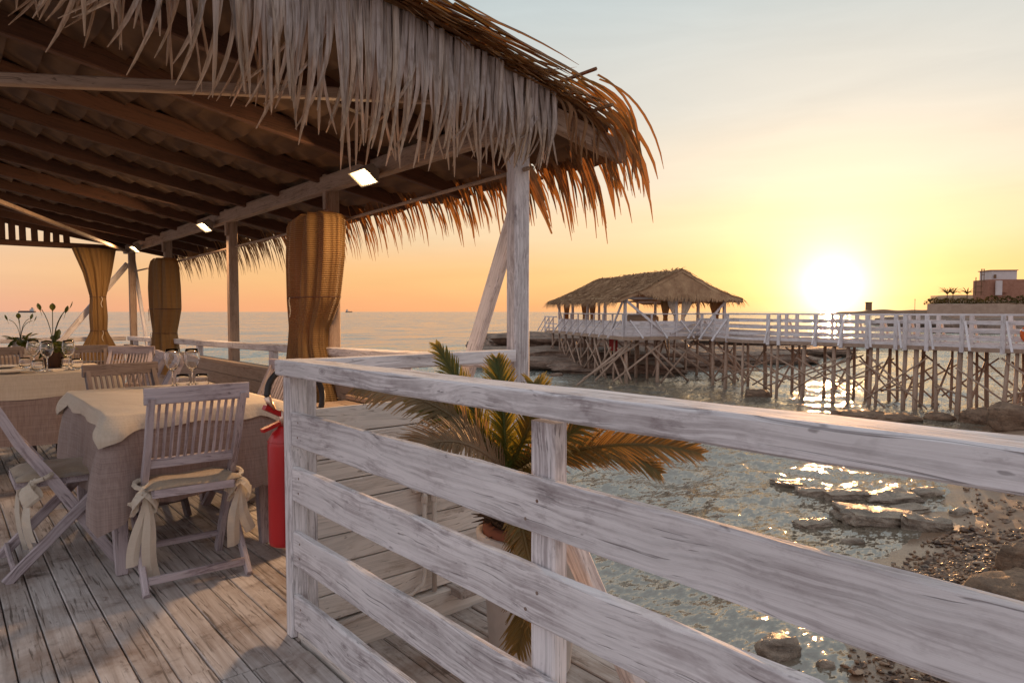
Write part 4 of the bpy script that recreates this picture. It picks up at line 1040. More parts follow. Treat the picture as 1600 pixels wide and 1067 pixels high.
build_palm()

# ================================================================== PIER AND PAVILION
def pole(name, p0, p1, rad, mat, parent, n=7):
    p0, p1 = V(p0), V(p1); mid = (p0+p1)/2+V((rnd.uniform(-.02, .02), rnd.uniform(-.02, .02), 0))
    return MB().tube([p0, mid, p1], [rad*1.05, rad, rad*.9], n).build(name, mat, parent, frame(p0, p1) if (p1-p0).length > 0 else None, smooth=True)
def build_pier():
    t = thing('boardwalk_pier', (22.4, 8.5, .1), 'long white railed boardwalk pier on crossed wooden poles over the water', 'pier')
    wf = M['white_far']; X0, X1 = 22.4, 24.2
    path_n = [(24.7, 16.7), (22.4, 13.3), (22.4, 1.5)]; path_f = [(26.0, 15.9), (24.2, 12.9), (24.2, 1.5)]
    dk = MB(); a, b = path_n, path_f
    vs = [];
    for (px, py), (qx, qy) in zip(a, b):
        for z in (.08, .20): vs += [(px-.05, py, z), (qx+.05, qy, z)]
    fs = []
    for i in range(2):
        o = i*4; fs += [(o, o+4, o+6, o+2), (o+1, o+3, o+7, o+5), (o+2, o+6, o+7, o+3), (o, o+1, o+5, o+4)]
    fs += [(0, 2, 3, 1), (8, 9, 11, 10)]
    dk.add(vs, fs).build('deck', M['pile'], t)
    def rails(path, face, posts):
        for (a, b) in zip(path[:-1], path[1:]):
            a3, b3 = V((*a, 0)), V((*b, 0)); l = (b3-a3).length; n = max(1, round(l/2.6)); d = (b3-a3)/n
            for i in range(n):
                p, q = a3+d*i, a3+d*(i+1)
                board('top_rail', p+V((face, 0, 1.13)), q+V((face, 0, 1.13+rnd.uniform(-.006, .006))), .05, .11, wf, t, bev=0, share=False)
                for z in (.90, .66, .43):
                    board('rail_board', p+V((face, 0, z+rnd.uniform(-.012, .012))), q+V((face, 0, z+rnd.uniform(-.012, .012))), .10, .025, wf, t, bev=0, share=False)
                board('fascia', p+V((face-.03, 0, .20)), q+V((face-.03, 0, .20)), .18, .03, wf, t, bev=0, share=False)
    rails(path_n, 0, 0); rails(path_f, 0, 0)
    ys = [12.15, 11.75, 10.46, 9.62, 8.81, 7.98, 7.72, 7.13, 6.23, 5.25, 4.25, 3.2, 2.2]
    for y in ys:
        board('post', (X0-.055, y, .05), (X0-.055, y, 1.105), .11, .08, wf, t, up=(0, 1, 0), bev=0)
        board('post', (X1-.05, y+.25, .1), (X1-.05, y+.25, 1.105), .11, .08, wf, t, up=(0, 1, 0), bev=0)
        if y not in (11.75, 7.72):
            board('strut', (X0-.09, y-.08, .95), (X0-.45, y-.12+rnd.uniform(-.25, .05), .12), .055, .05, wf, t, up=(0, 1, 0), bev=0)
            board('strut', (X1+.03, y+.2, .95), (X1+.55, y+.2, .12), .06, .06, wf, t, up=(0, 1, 0), bev=0)
    for u in (.15, .45, .75):
        p = V((24.7, 16.7, 0)).lerp(V((22.4, 13.3, 0)), u); board('post', p+V((0, 0, .05)), p+V((0, 0, 1.105)), .1, .08, wf, t, up=(0, 1, 0), bev=0)
        board('strut', p+V((0, 0, .95)), p+V((-.5, .35, .1)), .07, .06, wf, t, up=(0, 1, 0), bev=0)
    # poles
    yb = [15.3, 14.3, 13.2, 12.1, 11.85, 10.9, 9.9, 9.45, 8.75, 8.55, 7.75, 7.45, 6.95, 6.3, 6.05, 5.15, 4.95, 4.2, 3.4, 2.4]
    for i, y in enumerate(yb):
        xn = X0+.1 if y < 13.4 else X0+.1+(y-13.3)*.68
        for x in (xn, xn+1.55):
            rr = rnd.uniform(.042, .078)
            pole('pole', (x+rnd.uniform(-.12, .12), y+rnd.uniform(-.08, .08), -2.5), (x, y, .09), rr, M['pile'], t)
    for i in range(len(yb)-2):
        y0 = yb[i]; y1 = yb[i+2]; xn = X0+.1 if y0 < 13.4 else X0+.1+(y0-13.3)*.68
        for x in (xn-.08, xn+1.6):
            if rnd.random() < .6: pole('cross_pole', (x+rnd.uniform(-.1, .1), y0+rnd.uniform(.2, .4), -.15+rnd.uniform(-.25, .1)), (x, y1-rnd.uniform(.1, .5), -1.65+rnd.uniform(-.2, .35)), .028, M['pile'], t, 6)
            if rnd.random() < .55: pole('cross_pole', (x+rnd.uniform(-.1, .1), y0+rnd.uniform(.2, .5), -1.6+rnd.uniform(-.1, .4)), (x, y1-rnd.uniform(.1, .4), -.25+rnd.uniform(-.25, .1)), .028, M['pile'], t, 6)
        if i % 2 == 0: pole('cross_pole', (xn, y0, -1.5), (xn+1.55, y0, -.2), .035, M['pile'], t, 6)
        if i % 3 == 0: pole('cross_pole', (xn, y0, -1.0+rnd.uniform(-.3, .3)), (xn, y1, -1.0+rnd.uniform(-.3, .3)), .032, M['pile'], t, 6)
    g = thing('life_ring', (22.3, 4.60, .62), 'orange life ring hanging on the pier railing at the right edge', 'life ring')
    c = V((22.28, 4.60, .62)); MB().tube([c+V((0, .20*math.cos(a), .20*math.sin(a))) for a in [2*math.pi*k/24 for k in range(25)]], .065, 10, False).build('ring', M['orange'], g, smooth=True)
    for a in (.5, 2.1, 3.6, 5.2): MB().tube([c+V((0, .20*math.cos(a-.12), .20*math.sin(a-.12))), c+V((0, .20*math.cos(a+.12), .20*math.sin(a+.12)))], .068, 10, False).build('reflective_band', M['white_far'], g)
build_pier()

def build_pavilion():
    C0 = V((21.8, 18.2, 0)); b = R(27); Lx = V((math.sin(b), math.cos(b), 0)); Wx = V((math.cos(b), -math.sin(b), 0))
    def P(l, w, z): return C0+Lx*l+Wx*w+V((0, 0, z))
    t = thing('thatched_pavilion', C0, 'white pavilion with a thatched gable roof standing on crossed poles at the pier end', 'pavilion')
    wf = M['white_far']; LN, WN = 9.0, 4.6
    RM = Matrix((Lx, Wx, V((0, 0, 1)))).transposed()
    MB().box(P(LN/2+.3, WN/2, .11), (LN+1.4, WN+.5, .14), RM).build('deck', M['pile'], t)
    bay_l = [0, 2.25, 4.5, 6.75, 9.0]; bay_w = [0, 2.3, 4.6]
    for l in bay_l:
        for w in bay_w:
            if w == 2.3 and l not in (0, 9.0): continue
            board('post', P(l, w, .15), P(l, w, 1.78 if w != 2.3 else 2.5), .11, .11, wf, t, up=Lx, bev=0)
    def side(p, q, out, n):
        d = (q-p)/n
        for i in range(n):
            a, c = p+d*i, p+d*(i+1)
            for k in range(4):
                z = .25+.165*k; board('panel_board', a+V((0, 0, z)), c+V((0, 0, z)), .158, .03, wf, t, bev=0, share=False)
            board('top_rail', a+V((0, 0, 1.12)), c+V((0, 0, 1.12)), .045, .09, wf, t, bev=0)
            for u in (0, .5): board('rail_post', a+d*u+out*.04+V((0, 0, .12)), a+d*u+out*.04+V((0, 0, 1.10)), .07, .06, wf, t, up=Lx, bev=0)
            board('strut', a+d*.08+out*.05+V((0, 0, .85)), a+d*.25+out*.5+V((0, 0, .12)), .06, .06, wf, t, up=Lx, bev=0)
            board('strut', a+d*.58+out*.05+V((0, 0, .85)), a+d*.72+out*.5+V((0, 0, .12)), .06, .06, wf, t, up=Lx, bev=0)
    side(P(0, -.06, 0), P(9.0, -.06, 0), -Wx, 4)
    side(P(-.06, 0, 0), P(-.06, 4.6, 0), -Lx, 2)
    # braces of the frame
    for l0, l1 in ((0, 1.3), (9.0, 7.7)):
        board('brace', P(l0, -.12, 1.62), P(l1, -.12, .35), .09, .06, wf, t, up=(0, 0, 1), bev=0)
    board('brace', P(-.12, .02, 1.66), P(-.12, 1.95, .16), .10, .06, wf, t, bev=0)
    board('brace', P(-.12, 4.55, 1.62), P(-.12, 3.2, .2), .09, .06, wf, t, bev=0)
    board('brace', P(-.14, 2.0, .3), P(-.14, 3.2, .8), .07, .05, wf, t, bev=0)
    for w in (0, WN): board('eave_beam', P(-.2, w, 1.74), P(9.2, w, 1.74), .10, .08, wf, t, bev=0)
    for l in (0, 9.0): board('tie_beam', P(l, 0, 1.78), P(l, WN, 1.78), .10, .08, wf, t, bev=0)
    # small landing at the far left end
    MB().box(P(10.7, .7, .09), (1.7, 1.6, .10), RM).build('landing', M['pile'], t)
    for l in (9.9, 10.7, 11.5):
        board('rail_post', P(l, -.08, .1), P(l, -.08, .95), .06, .06, wf, t, up=Lx, bev=0)
        board('strut', P(l, -.1, .85), P(l+.15, -.5, .1), .05, .05, wf, t, up=Lx, bev=0)
    for z in (.93, .55, .3): board('rail_board', P(9.2, -.08, z), P(11.6, -.08, z), .06, .04, wf, t, bev=0)
    # thatch roof
    ez, rz, ov = 1.60, 2.86, .55
    r = random.Random(8)
    def slope(w_e, w_r, nm):
        nl, nw = 60, 16; vs = []; fs = []
        for lay in (0, 1):
            for i in range(nl+1):
                for j in range(nw+1):
                    u = j/nw; l = -.55+(LN+1.0)*i/nl; w = w_e+(w_r-w_e)*u; z = ez+(rz-ez)*u-.10*math.sin(u*3.14)
                    z += (.16 if lay else 0)+.07*nz(l*1.1, w*1.6, 3)+(.05*nz(l*4, w*4, 7) if lay else 0)+.04*nz(l*.5, 2)
                    vs.append(P(l, w, z))
        m1 = (nl+1)*(nw+1)
        for i in range(nl):
            for j in range(nw):
                q = (i*(nw+1)+j, (i+1)*(nw+1)+j, (i+1)*(nw+1)+j+1, i*(nw+1)+j+1); fs.append(tuple(k+m1 for k in q)); fs.append(q[::-1])
        ring = [j for j in range(nw+1)]+[i*(nw+1)+nw for i in range(1, nl+1)]+[nl*(nw+1)+j for j in range(nw-1, -1, -1)]+[i*(nw+1) for i in range(nl-1, 0, -1)]
        for a, c in zip(ring, ring[1:]+ring[:1]): fs.append((a, c, c+m1, a+m1))
        o = MB().add(vs, fs).build('roof_slope', M['thatch_far'], t, smooth=True)
        return o
    slope(-ov, WN/2, 0); slope(WN+ov, WN/2, 1)
    mb = MB()
    for k in range(5200):                    # loose thatch leaves over both slopes and the eaves
        sgn = r.random() < .62; u = r.random()**1.1; l = r.uniform(-.6, LN+.5)
        we = -ov if sgn else WN+ov; w = we+(WN/2-we)*u; z = ez+(rz-ez)*u+.18-.10*math.sin(u*3.14)+.07*nz(l*1.1, w*1.6, 3)+.04*nz(l*.5, 2)
        d = -1 if sgn else 1; L_ = r.uniform(.25, .5); hang = .30 if u < .06 else 0
        p = P(l, w, z); q = P(l+r.uniform(-.1, .1), w+d*L_*.85, z-L_*.5+.05*r.random()-hang*.6)
        mb.strip([p, (p+q)/2+V((0, 0, .03)), q], [.03, .028, .008], Lx, .2)
    for k in range(420):
        sgn = r.random() < .6; l = r.uniform(-.6, LN+.5); we = -ov if sgn else WN+ov; d = -1 if sgn else 1
        p = P(l, we-d*.05, ez+.12); q = P(l+r.uniform(-.06, .06), we+d*.12, ez-r.uniform(.05, .28)); mb.strip([p, (p+q)/2+V((0, 0, .02)), q], [.035, .03, .008], Lx, .2)
    s = mb.build('roof_leaves', M['thatch_far'], t); s['kind'] = 'stuff'
    # hanging thatch of the near gable
    mb = MB()
    for lay in range(3):
        for k in range(150):
            w = .35+(WN+.35-.35)*k/149+r.uniform(-.03, .03); top = rz+.05-abs(w-WN/2)*(rz-ez)/(WN/2+ov)
            bot = 1.72-.10*r.random()+(.30*max(0, 1.5-w)/1.2)
            if top-bot < .08: bot = top-.22
            zt = top-lay*.33*(top-bot)*.9; zb = max(bot, zt-.75) if lay < 2 else bot-.05*r.random()
            if zt-zb < .05: continue
            l = -.50-.03*lay
            mb.strip([P(l, w, zt), P(l-.04, w+.02, (zt+zb)/2), P(l-.02+r.uniform(-.05, .05), w+r.uniform(-.06, .06), zb)], [.075, .07, .02], Wx, .2)
    g = mb.build('gable_thatch', M['thatch_far'], t)
    mb = MB()
    for k in range(90):
        l = r.uniform(-.6, LN+.4); p = P(l, WN/2+r.uniform(-.1, .1), rz+.12); q = p+V((r.uniform(-.2, .2), r.uniform(-.2, .2), r.uniform(-.02, .12)))+Lx*r.uniform(-.3, .3); mb.strip([p, (p+q)/2+V((0, 0, .02)), q], [.04, .03, .008], Wx, .2)
    mb.build('ridge_leaves', M['thatch_far'], t)
    # piles
    for l in (-.1, 1.1, 2.25, 3.4, 4.5, 5.6, 6.75, 7.9, 9.0, 10.2):
        for w in (0, 1.5, 3.1, 4.6):
            if r.random() < (.1 if w in (0,) else .45): continue
            rr = r.uniform(.045, .075); pole('pole', P(l+r.uniform(-.15, .15), w+r.uniform(-.15, .15), -2.6), P(l, w, .06), rr, M['pile'], t)
    for k in range(15):
        l = -.2+.66*k; w = r.choice([-.12, -.18]); L_ = r.uniform(1.4, 2.6); s = 1 if k % 2 == 0 else -1
        pole('cross_pole', P(l, w, -.05-r.uniform(0, .3)), P(l+s*L_, w-.05, -1.5-r.uniform(0, .35)), .045, M['pile'], t, 6)
    for k in range(14):
        w = -.2+.36*k; L_ = r.uniform(1.2, 2.6); s = r.choice([-1, 1])
        pole('cross_pole', P(-.22, w, -.05-r.uniform(0, .3)), P(-.3, w+s*L_, -1.5-r.uniform(0, .35)), .045, M['pile'], t, 6)
    for k in range(10):
        l = r.uniform(0, 9); w = r.uniform(.4, 4.4)
        pole('cross_pole', P(l, w, -.1), P(l+r.uniform(-2, 2), w+r.uniform(-1.6, 1.6), -1.6), .04, M['pile'], t, 6)
    MB().box(P(4.2, 1.2, -.38), (.9, .08, .55), RM).build('red_board', M['redcloth'], t)
    # curtains
    def drape(l, w, ax, lab, hw=.34):
        c = P(l, w, 0); prof = [(1.74, hw, 0), (1.45, hw*.9, 0), (1.0, hw*.42, 0), (.75, hw*.5, 0), (.55, hw*.6, 0)]
        curtain('pavilion_curtain', ax, (c.x, c.y), prof, lab, 7, .10, int(l*7+w*3))
    drape(8.1, .12, Lx, 'dark gathered curtain at the far left post of the pavilion'); drape(5.2, .12, Lx, 'brown gathered curtain left of middle on the long side of the pavilion', .42); drape(4.2, .12, Lx, 'brown gathered curtain right of middle on the long side of the pavilion', .3)
    drape(.15, 1.9, Wx, 'dark gathered curtain left of the pale pair under the pavilion gable', .22); drape(.1, 4.25, Wx, 'brown gathered curtain at the right post of the pavilion', .30)
    # pale curtains of the gable front
    for w, s, lab in ((2.28, 1, 'pale curtain left of the middle gable post of the pavilion'), (2.75, -1, 'pale curtain right of the middle gable post of the pavilion')):
        c = P(.05, w, 0); tt = curtain('pavilion_curtain', Wx, (c.x, c.y), [(1.76, .26, -.12*s), (1.4, .20, -.05*s), (.95, .08, .08*s), (.5, .12, .1*s)], lab, 7, .09, int(w*9))
        for o in [q for q in COL.objects if q.parent == tt and q.name.startswith('reed_cloth')]:
            o.data.materials[0] = M['ribbon']
    tb = thing('covered_table', P(1.4, 1.3, .15), 'low brown covered heap seen over the pavilion rail', 'table')
    mb = MB(); n = 16
    vs = []; fs = []
    for i in range(7):
        for k in range(n):
            a = 2*math.pi*k/n; rr = [1.0, 1.02, 1.0, .96, .8, .5, 0.02][i]*(1+.05*math.sin(a*5+i)); vs.append(P(1.4+.55*rr*math.cos(a), 1.35+.85*rr*math.sin(a), .18+[0, .4, .7, .80, .88, .95, .97][i]))
    for i in range(6):
        for k in range(n): fs.append((i*n+k, i*n+(k+1) % n, (i+1)*n+(k+1) % n, (i+1)*n+k))
    mb.add(vs, fs).build('cover', M['cushion'], tb, smooth=True)
build_pavilion()
for o in COL.objects:
    if o.name.startswith('pavilion_curtain'): o['group'] = 'curtains of the pier pavilion'

# ================================================================== ROCKS
def rock_mesh(name, sx, sy, sz, seed, mat, flat=.5, rough=.22, sub=3):
    import bmesh
    bm = bmesh.new(); bmesh.ops.create_cube(bm, size=2.0); bmesh.ops.subdivide_edges(bm, edges=bm.edges[:], cuts=5+sub, use_grid_fill=True)
    for v in bm.verts:
        p = v.co.copy(); s = p.normalized(); q = p.lerp(s*1.25, 1-flat)
        n = mnoise.fractal(q*1.1+V((seed*7.3, seed*3.1, 0)), 1.0, 2.0, 4)
        q *= 1+rough*n
        q.z += (.05 if flat < .7 else .02)*math.sin(q.z*9+seed)*.5; q.z += .10*mnoise.noise(q*2.6+V((seed, 0, 0)))
        v.co = V((q.x*sx, q.y*sy, q.z*sz))
    m = bpy.data.meshes.new(name); bm.to_mesh(m); bm.free(); m.materials.append(mat); 
    m.polygons.foreach_set('use_smooth', [flat < .6]*len(m.polygons)); return m
def at_z(px, py, z):
    d = (_fw + _rt*((px-800)/1050) + _up*((533.5-py)/1050)); k = (z-CAM_H)/d.z; return V((d.x*k, d.y*k, z))
def rock(px, py, wpx, hpx, label, mat='rock', flat=.72, seed=0, rz=0, asp=.75, zoff=.0, group='rocks at the water edge', name='rock', tilt=0):
    p = at_z(px, py, SEA+zoff); d = (p-V((0, 0, CAM_H))).dot(_fw); w = wpx*d/1050/2*(.82 if flat > .7 else 1); h = hpx*d/1050
    me = rock_mesh(name, w, w*asp, h*(.62 if flat < .7 else .42), seed, M[mat], flat)
    o = obj(name, me, None, Matrix.Translation(V((p.x, p.y, p.z+h*(.15 if flat < .7 else .06)))) @ Matrix.Rotation(-YAW+rz, 4, 'Z') @ Matrix.Rotation(tilt, 4, 'Y'))
    return tag(o, label, 'rock', group)
RK = [(1228, 757, 52, 12, 'low dark rock left of the slab cluster'), (1268, 772, 52, 18, 'small angular rock with a red brown face in the shallows'),
      (1322, 778, 80, 22, 'golden flat slab at the back of the cluster'), (1385, 778, 95, 16, 'pale low slab right of the golden one'),
      (1372, 812, 135, 30, 'biggest pale flat slab in the cluster'), (1447, 826, 82, 36, 'square edged block right of the biggest slab'),
      (1268, 820, 62, 14, 'low wet rock below the slab cluster'), (1336, 815, 36, 14, 'small dark stone before the biggest slab'), (1445, 772, 44, 12, 'small reddish rock by the wet sand'),
      (1502, 806, 32, 14, 'round stone at the edge of the pebbles'), (1216, 1022, 58, 34, 'dark rounded rock in the ripples near the bottom'), (1290, 1040, 22, 10, 'small stone right of the dark rounded rock'),
      (1333, 848, 30, 8, 'tiny flat rock in the ripples below the slabs'), (1420, 795, 60, 8, 'thin slab tilted behind the square block')]
for k, (px, py, w, h, lab) in enumerate(RK): rock(px, py, w, h, lab+('' if len(lab.split()) > 3 else ' at the shore'), 'rock', .80 if (w > 50 and h < w*.5) else .25, k+1, rnd.uniform(-.3, .3), rnd.uniform(.45, .7), tilt=rnd.uniform(-.08, .08))
for k, (px, py, w, h, lab, zo) in enumerate([(1592, 892, 50, 50, 'brown boulder at the right edge above the mossy one', .30), (1592, 952, 130, 60, 'large mossy boulder behind the middle rail at right', .12),
      (1588, 660, 62, 34, 'big pale boulder under the pier at the right edge', .25), (1532, 657, 50, 22, 'dark boulder beside the last pier poles', .05), (1183, 620, 34, 14, 'lone rock in the water below the pier', .0),
      (1468, 655, 40, 12, 'flat dark rock by the pier feet', .0), (1400, 655, 60, 10, 'low rock awash under the pier', .0), (1345, 650, 70, 10, 'weedy rock awash left of the low pier rock', .0)]):
    rock(px, py, w, h, lab, 'boulder', .25, k+31, rnd.uniform(-.4, .4), .8, zo, 'boulders along the shore', 'boulder')
for k, (px, py, w, h, lab) in enumerate([(925, 541, 15, 6, 'small rock in the water left of the pavilion poles'), (860, 568, 22, 6, 'rock awash beyond the corner post'), (870, 587, 18, 5, 'tiny rock nearer than the one awash')]):
    rock(px, py, w, h, lab, 'reef', .4, k+51, 0, .7, 0, 'small reef rocks')
def build_reef():
    t = thing('rock_shelf', (28, 27, SEA), 'long layered brown rock shelf behind the pavilion poles', 'rock shelf')
    for k, (px, d, wx, wy, h, zz) in enumerate([(865, 39, 4.5, 3.0, .85, 0), (935, 37, 5.5, 2.6, .60, 0), (1000, 38, 5.0, 2.4, .7, 0), (905, 43, 6, 3, 1.25, .2), (1075, 40, 6, 2, .55, 0), (1155, 46, 7, 2, .45, 0), (960, 34, 3, 1.6, .35, 0), (1225, 60, 9, 2.5, .4, 0)]):
        p = at(px, 560, d); m = rock_mesh('rock_ledge', wx, wy*1.2, h*.95, k+70, M['reef'], .62, .25, 5)
        obj('rock_ledge', m, t, Matrix.Translation(V((p.x, p.y, SEA+.1+zz))) @ Matrix.Rotation(-YAW+rnd.uniform(-.12, .12), 4, 'Z'))
build_reef()
def build_pebbles():
    r = random.Random(12); mb_v = []; mb_f = []
    base = [(1, 0, 0), (-1, 0, 0), (0, 1, 0), (0, -1, 0), (0, 0, 1), (0, 0, -1)]; tri = [(0, 2, 4), (2, 1, 4), (1, 3, 4), (3, 0, 4), (2, 0, 5), (1, 2, 5), (3, 1, 5), (0, 3, 5)]
    # one subdivision -> rounded pebble
    vv = [V(b) for b in base]; ff = []
    ed = {}
    def mid(a, b):
        k = (min(a, b), max(a, b))
        if k not in ed: ed[k] = len(vv); vv.append((vv[a]+vv[b]).normalized())
        return ed[k]
    for a, b, c in tri:
        x, y, z = mid(a, b), mid(b, c), mid(c, a); ff += [(a, x, z), (x, b, y), (z, y, c), (x, y, z)]
    n = 0
    while n < 20000:
        x = 4.6+9.5*r.random()**.9; y = r.uniform(-.6, 3.8); d = shore_y(x)-y
        dens = min(1, max(0, (d-.02)/.5))*(.45+.55*(nz(x*.7, y*.7, 9) > -.3))
        if x > 10.2 and d < 1.0: dens *= .06
        if r.random() > dens: continue
        s = r.uniform(.010, .032)*(1.9 if r.random() < .05 else 1)*(1 if x < 9 else 1.2); z = ground_h(x, y)+s*.35+(.03*max(0, nz(x*1.5, y*1.5, 3)))
        a = r.uniform(0, 6.28); ca, sa = math.cos(a), math.sin(a); sx, sy, sz = s*r.uniform(.8, 1.7), s*r.uniform(.6, 1.1), s*r.uniform(.35, .75); o = len(mb_v)
        jt = [r.uniform(.72, 1.25) for _ in vv]
        for q, w_ in zip(vv, jt): mb_v.append((x+(ca*q.x*sx-sa*q.y*sy)*w_, y+(sa*q.x*sx+ca*q.y*sy)*w_, z+q.z*sz*w_+.3*sz*q.x))
        mb_f += [(i+o, j+o, k+o) for i, j, k in ff]; n += 1
    tag(obj('pebble_shingle', raw_mesh('pebble_shingle', mb_v, mb_f, M['pebble'], False)), kind='stuff')
build_pebbles()

# ================================================================== FAR SHORE, BUILDING, SHIPS
def at_dir(px, d): 
    v = _fw+_rt*((px-800)/1050); v.z = 0; return V((0, 0, 0))+v*d
def build_far():
    # low far cape
    n = 60; vs = []; fs = []
    for i in range(n+1):
        u = i/n; px = 1285+330*u; h = 5.5*(min(1, u*5)**.7)*(.8+.35*nz(u*9, 1))+1.0*max(0, u-.4)*8
        for k, (dd, zz) in enumerate(((640, SEA-1), (650, SEA+h*.6), (680, SEA+h), (900, SEA+h))): p = at_dir(px, dd); vs.append((p.x, p.y, zz))
    for i in range(n):
        for k in range(3): fs.append((i*4+k, (i+1)*4+k, (i+1)*4+k+1, i*4+k+1))
    tag(obj('far_hill', raw_mesh('far_hill', vs, fs, M['hill'], True)), kind='structure')
    def bx(px, d, w, dp, z0, z1, mb=None):
        p = at_dir(px, d); m = mb or MB(); m.box((p.x, p.y, (z0+z1)/2), (w, dp, z1-z0), Matrix.Rotation(-YAW, 3, 'Z')); return m
    t = thing('watch_tower', at_dir(1356, 660), 'tiny square tower on the far cape right of the sun', 'tower')
    bx(1356, 660, 4.4, 4, 2.5, 9.8).build('tower_body', M['hill'], t); bx(1356, 660, 5.2, 4.6, 9.8, 10.6).build('parapet', M['hill'], t)
    # near headland terrace behind its wall
    D0 = 165
    vs = []; fs = []; n = 50
    for i in range(n+1):
        u = i/n; px = 1452+560*u
        for dd, zz in ((D0+1.2, SEA-1), (D0+1.6, 3.0), (D0+10, 3.6), (D0+45, 5.0+2.2*u), (D0+160, 9+16*u*u)): p = at_dir(px, dd); vs.append((p.x, p.y, zz+.5*nz(u*12, dd*.05)))
    for i in range(n):
        for k in range(4): fs.append((i*5+k, (i+1)*5+k, (i+1)*5+k+1, i*5+k+1))
    fs.append(tuple(range(5)))
    tag(obj('headland_ground', raw_mesh('headland_ground', vs, fs, M['hill'], True)), kind='structure')
    t = thing('retaining_wall', at_dir(1530, D0), 'long pinkish stone retaining wall below the building on the headland', 'wall')
    for i in range(8):
        p = at_dir(1449+70*i, D0); q = at_dir(1449+70*(i+1), D0); p.z = q.z = .6
        board('wall_section', p, q, 4.9, .9, M['wallstone'], t, bev=.05, segs=6, jit=.12, share=False)
    for k, (px, d, wx, wy, h) in enumerate([(1412, 150, 7, 3, 1.5), (1440, 140, 6, 3, 1.7), (1500, 132, 9, 3, 1.5), (1565, 122, 8, 3, 1.4), (1620, 118, 9, 3, 1.5), (1500, 92, 3.4, .8, .3), (1535, 90, 3.0, .8, .3), (1475, 98, 2.6, .7, .25)]):
        p = at_dir(px, d); o = obj('rock', rock_mesh('rock', wx, wy, h, 90+k, M['reef'], .35, .3, 4), None, Matrix.Translation(V((p.x, p.y, SEA))) @ Matrix.Rotation(-YAW, 4, 'Z'))
        tag(o, ['brown rock hump left of the retaining wall foot', 'sloping rock against the left end of the retaining wall', 'rock bank under the middle of the retaining wall', 'rock bank under the building side of the wall', 'rock bank beyond the right frame edge', 'thin reef strip between the pier boards at right', 'thin reef strip right of its neighbour at the pier boards', 'small reef strip left between the pier boards'][k], 'rock', 'rocks below the headland')
    # shrubs on the wall: each a clump of leaf faces on a stem
    r = random.Random(17)
    def shrub(px, d, w, h, z, lab, nm='shrub', palm=False):
        c = at_dir(px, d); t = thing(nm, (c.x, c.y, z), lab, nm.replace('_', ' '), 'shrubs on the headland wall')
        mb = MB()
        if palm:
            for k in range(16):
                a = r.uniform(0, 6.28); L_ = h*r.uniform(.7, 1.0); e = V((math.cos(a)*L_, math.sin(a)*L_, L_*r.uniform(.0, 1.1)))
                b = V((c.x, c.y, z+h*.55)); mb.strip(bez(b, b+V((e.x*.5, e.y*.5, L_*.75)), b+e, 5), [.08, .20, .24, .2, .14, .05], V((0, 0, 1)).cross(e).normalized(), .3)
        else:
            for k in range(260):
                a = r.uniform(0, 6.28); q = r.random()**.5; u = r.random(); rad = w*q*(1-.55*u*u)
                p = V((c.x+rad*math.cos(a), c.y+rad*math.sin(a), z+h*u*(1-.25*q)+.25*nz(a*2, u*3, px))); s = r.uniform(.14, .34)
                n1 = V((r.uniform(-1, 1), r.uniform(-1, 1), r.uniform(-.4, 1))).normalized(); n2 = n1.cross(V((.3, .2, .9))).normalized()
                mb.add([p-n1*s-n2*s*.5, p+n1*s*.2-n2*s*.6, p+n1*s, p+n2*s*.7], [(0, 1, 2, 3)])
        mb.build('foliage', M['shrub'], t)
        MB().tube([(c.x, c.y, z-.8), (c.x, c.y, z+h*.6)], [.18, .08], 6).build('stem', M['pile_dark'], t)
    words_ = ['first bushy shrub at the left end of the headland wall', 'second bushy shrub from the left along the headland wall', 'shrub left of the scaffold on the headland wall', 'shrub below the scaffold on the headland wall', 'shrub before the brick house front', 'shrub right of the brick house front', 'last shrub toward the right frame edge']
    for k, px in enumerate((1459, 1480, 1502, 1524, 1548, 1572, 1596)): shrub(px, D0+4, 2.6, 1.9+.6*(k > 3), 3.0, words_[k])
    for k, (px, lab) in enumerate(((1487, 'spiky small palm sticking up above the headland shrubs at left'), (1509, 'spiky small palm next to the scaffold above the shrubs'), (1478, 'tiny spiky palm left of the others above the shrubs'))): shrub(px, D0+6, 1.5, 2.2, 4.3, lab, 'small_palm', True)
    # building under construction
    D1 = 190; k = D1/1050
    def z_of(py): return CAM_H+(487-py)*k
    t = thing('unfinished_house', at_dir(1560, D1), 'unfinished brick house with a white block on its roof and scaffolding', 'house')
    def blk(nm, x0, x1, y0, y1, dep, mat, off=0): p = at_dir((x0+x1)/2, D1+off); return MB().box((p.x, p.y, (z_of(y0)+z_of(y1))/2), ((x1-x0)*k, dep, (z_of(y0)-z_of(y1))), Matrix.Rotation(-YAW-R(8), 3, 'Z')).build(nm, mat, t)
    blk('brick_storey', 1532, 1584, 470, 438, 8, M['brickwall']); blk('white_block', 1538, 1574, 438.2, 424, 6, M['plaster'], 1); blk('roof_slab', 1536, 1575, 424, 422.8, 6.6, M['brickwall'], 1)
    blk('pillar', 1554, 1562, 462, 440, .6, M['plaster'], -4.6); blk('dark_opening', 1563, 1572, 458, 441, .3, M['brickwall'], -4.5)
    blk('side_wing', 1584, 1640, 470, 441, 8, M['brickwall'], 4); blk('wing_roof', 1580, 1645, 441, 437, 8.6, M['hill'], 4); blk('wing_ledge', 1588, 1645, 448.5, 446.5, 1.2, M['plaster'], -1.5)
    blk('window', 1550, 1553, 436, 430, .3, M['hill'], -2.2)
    s = thing('scaffolding', at_dir(1526, D1), 'thin scaffold frame on the left side of the unfinished house', 'scaffolding')
    for px in (1522, 1530.5): p = at_dir(px, D1-1); MB().tube([(p.x, p.y, z_of(462)), (p.x, p.y, z_of(434 if px < 1525 else 421))], .12, 6).build('upright', M['hill'], s)
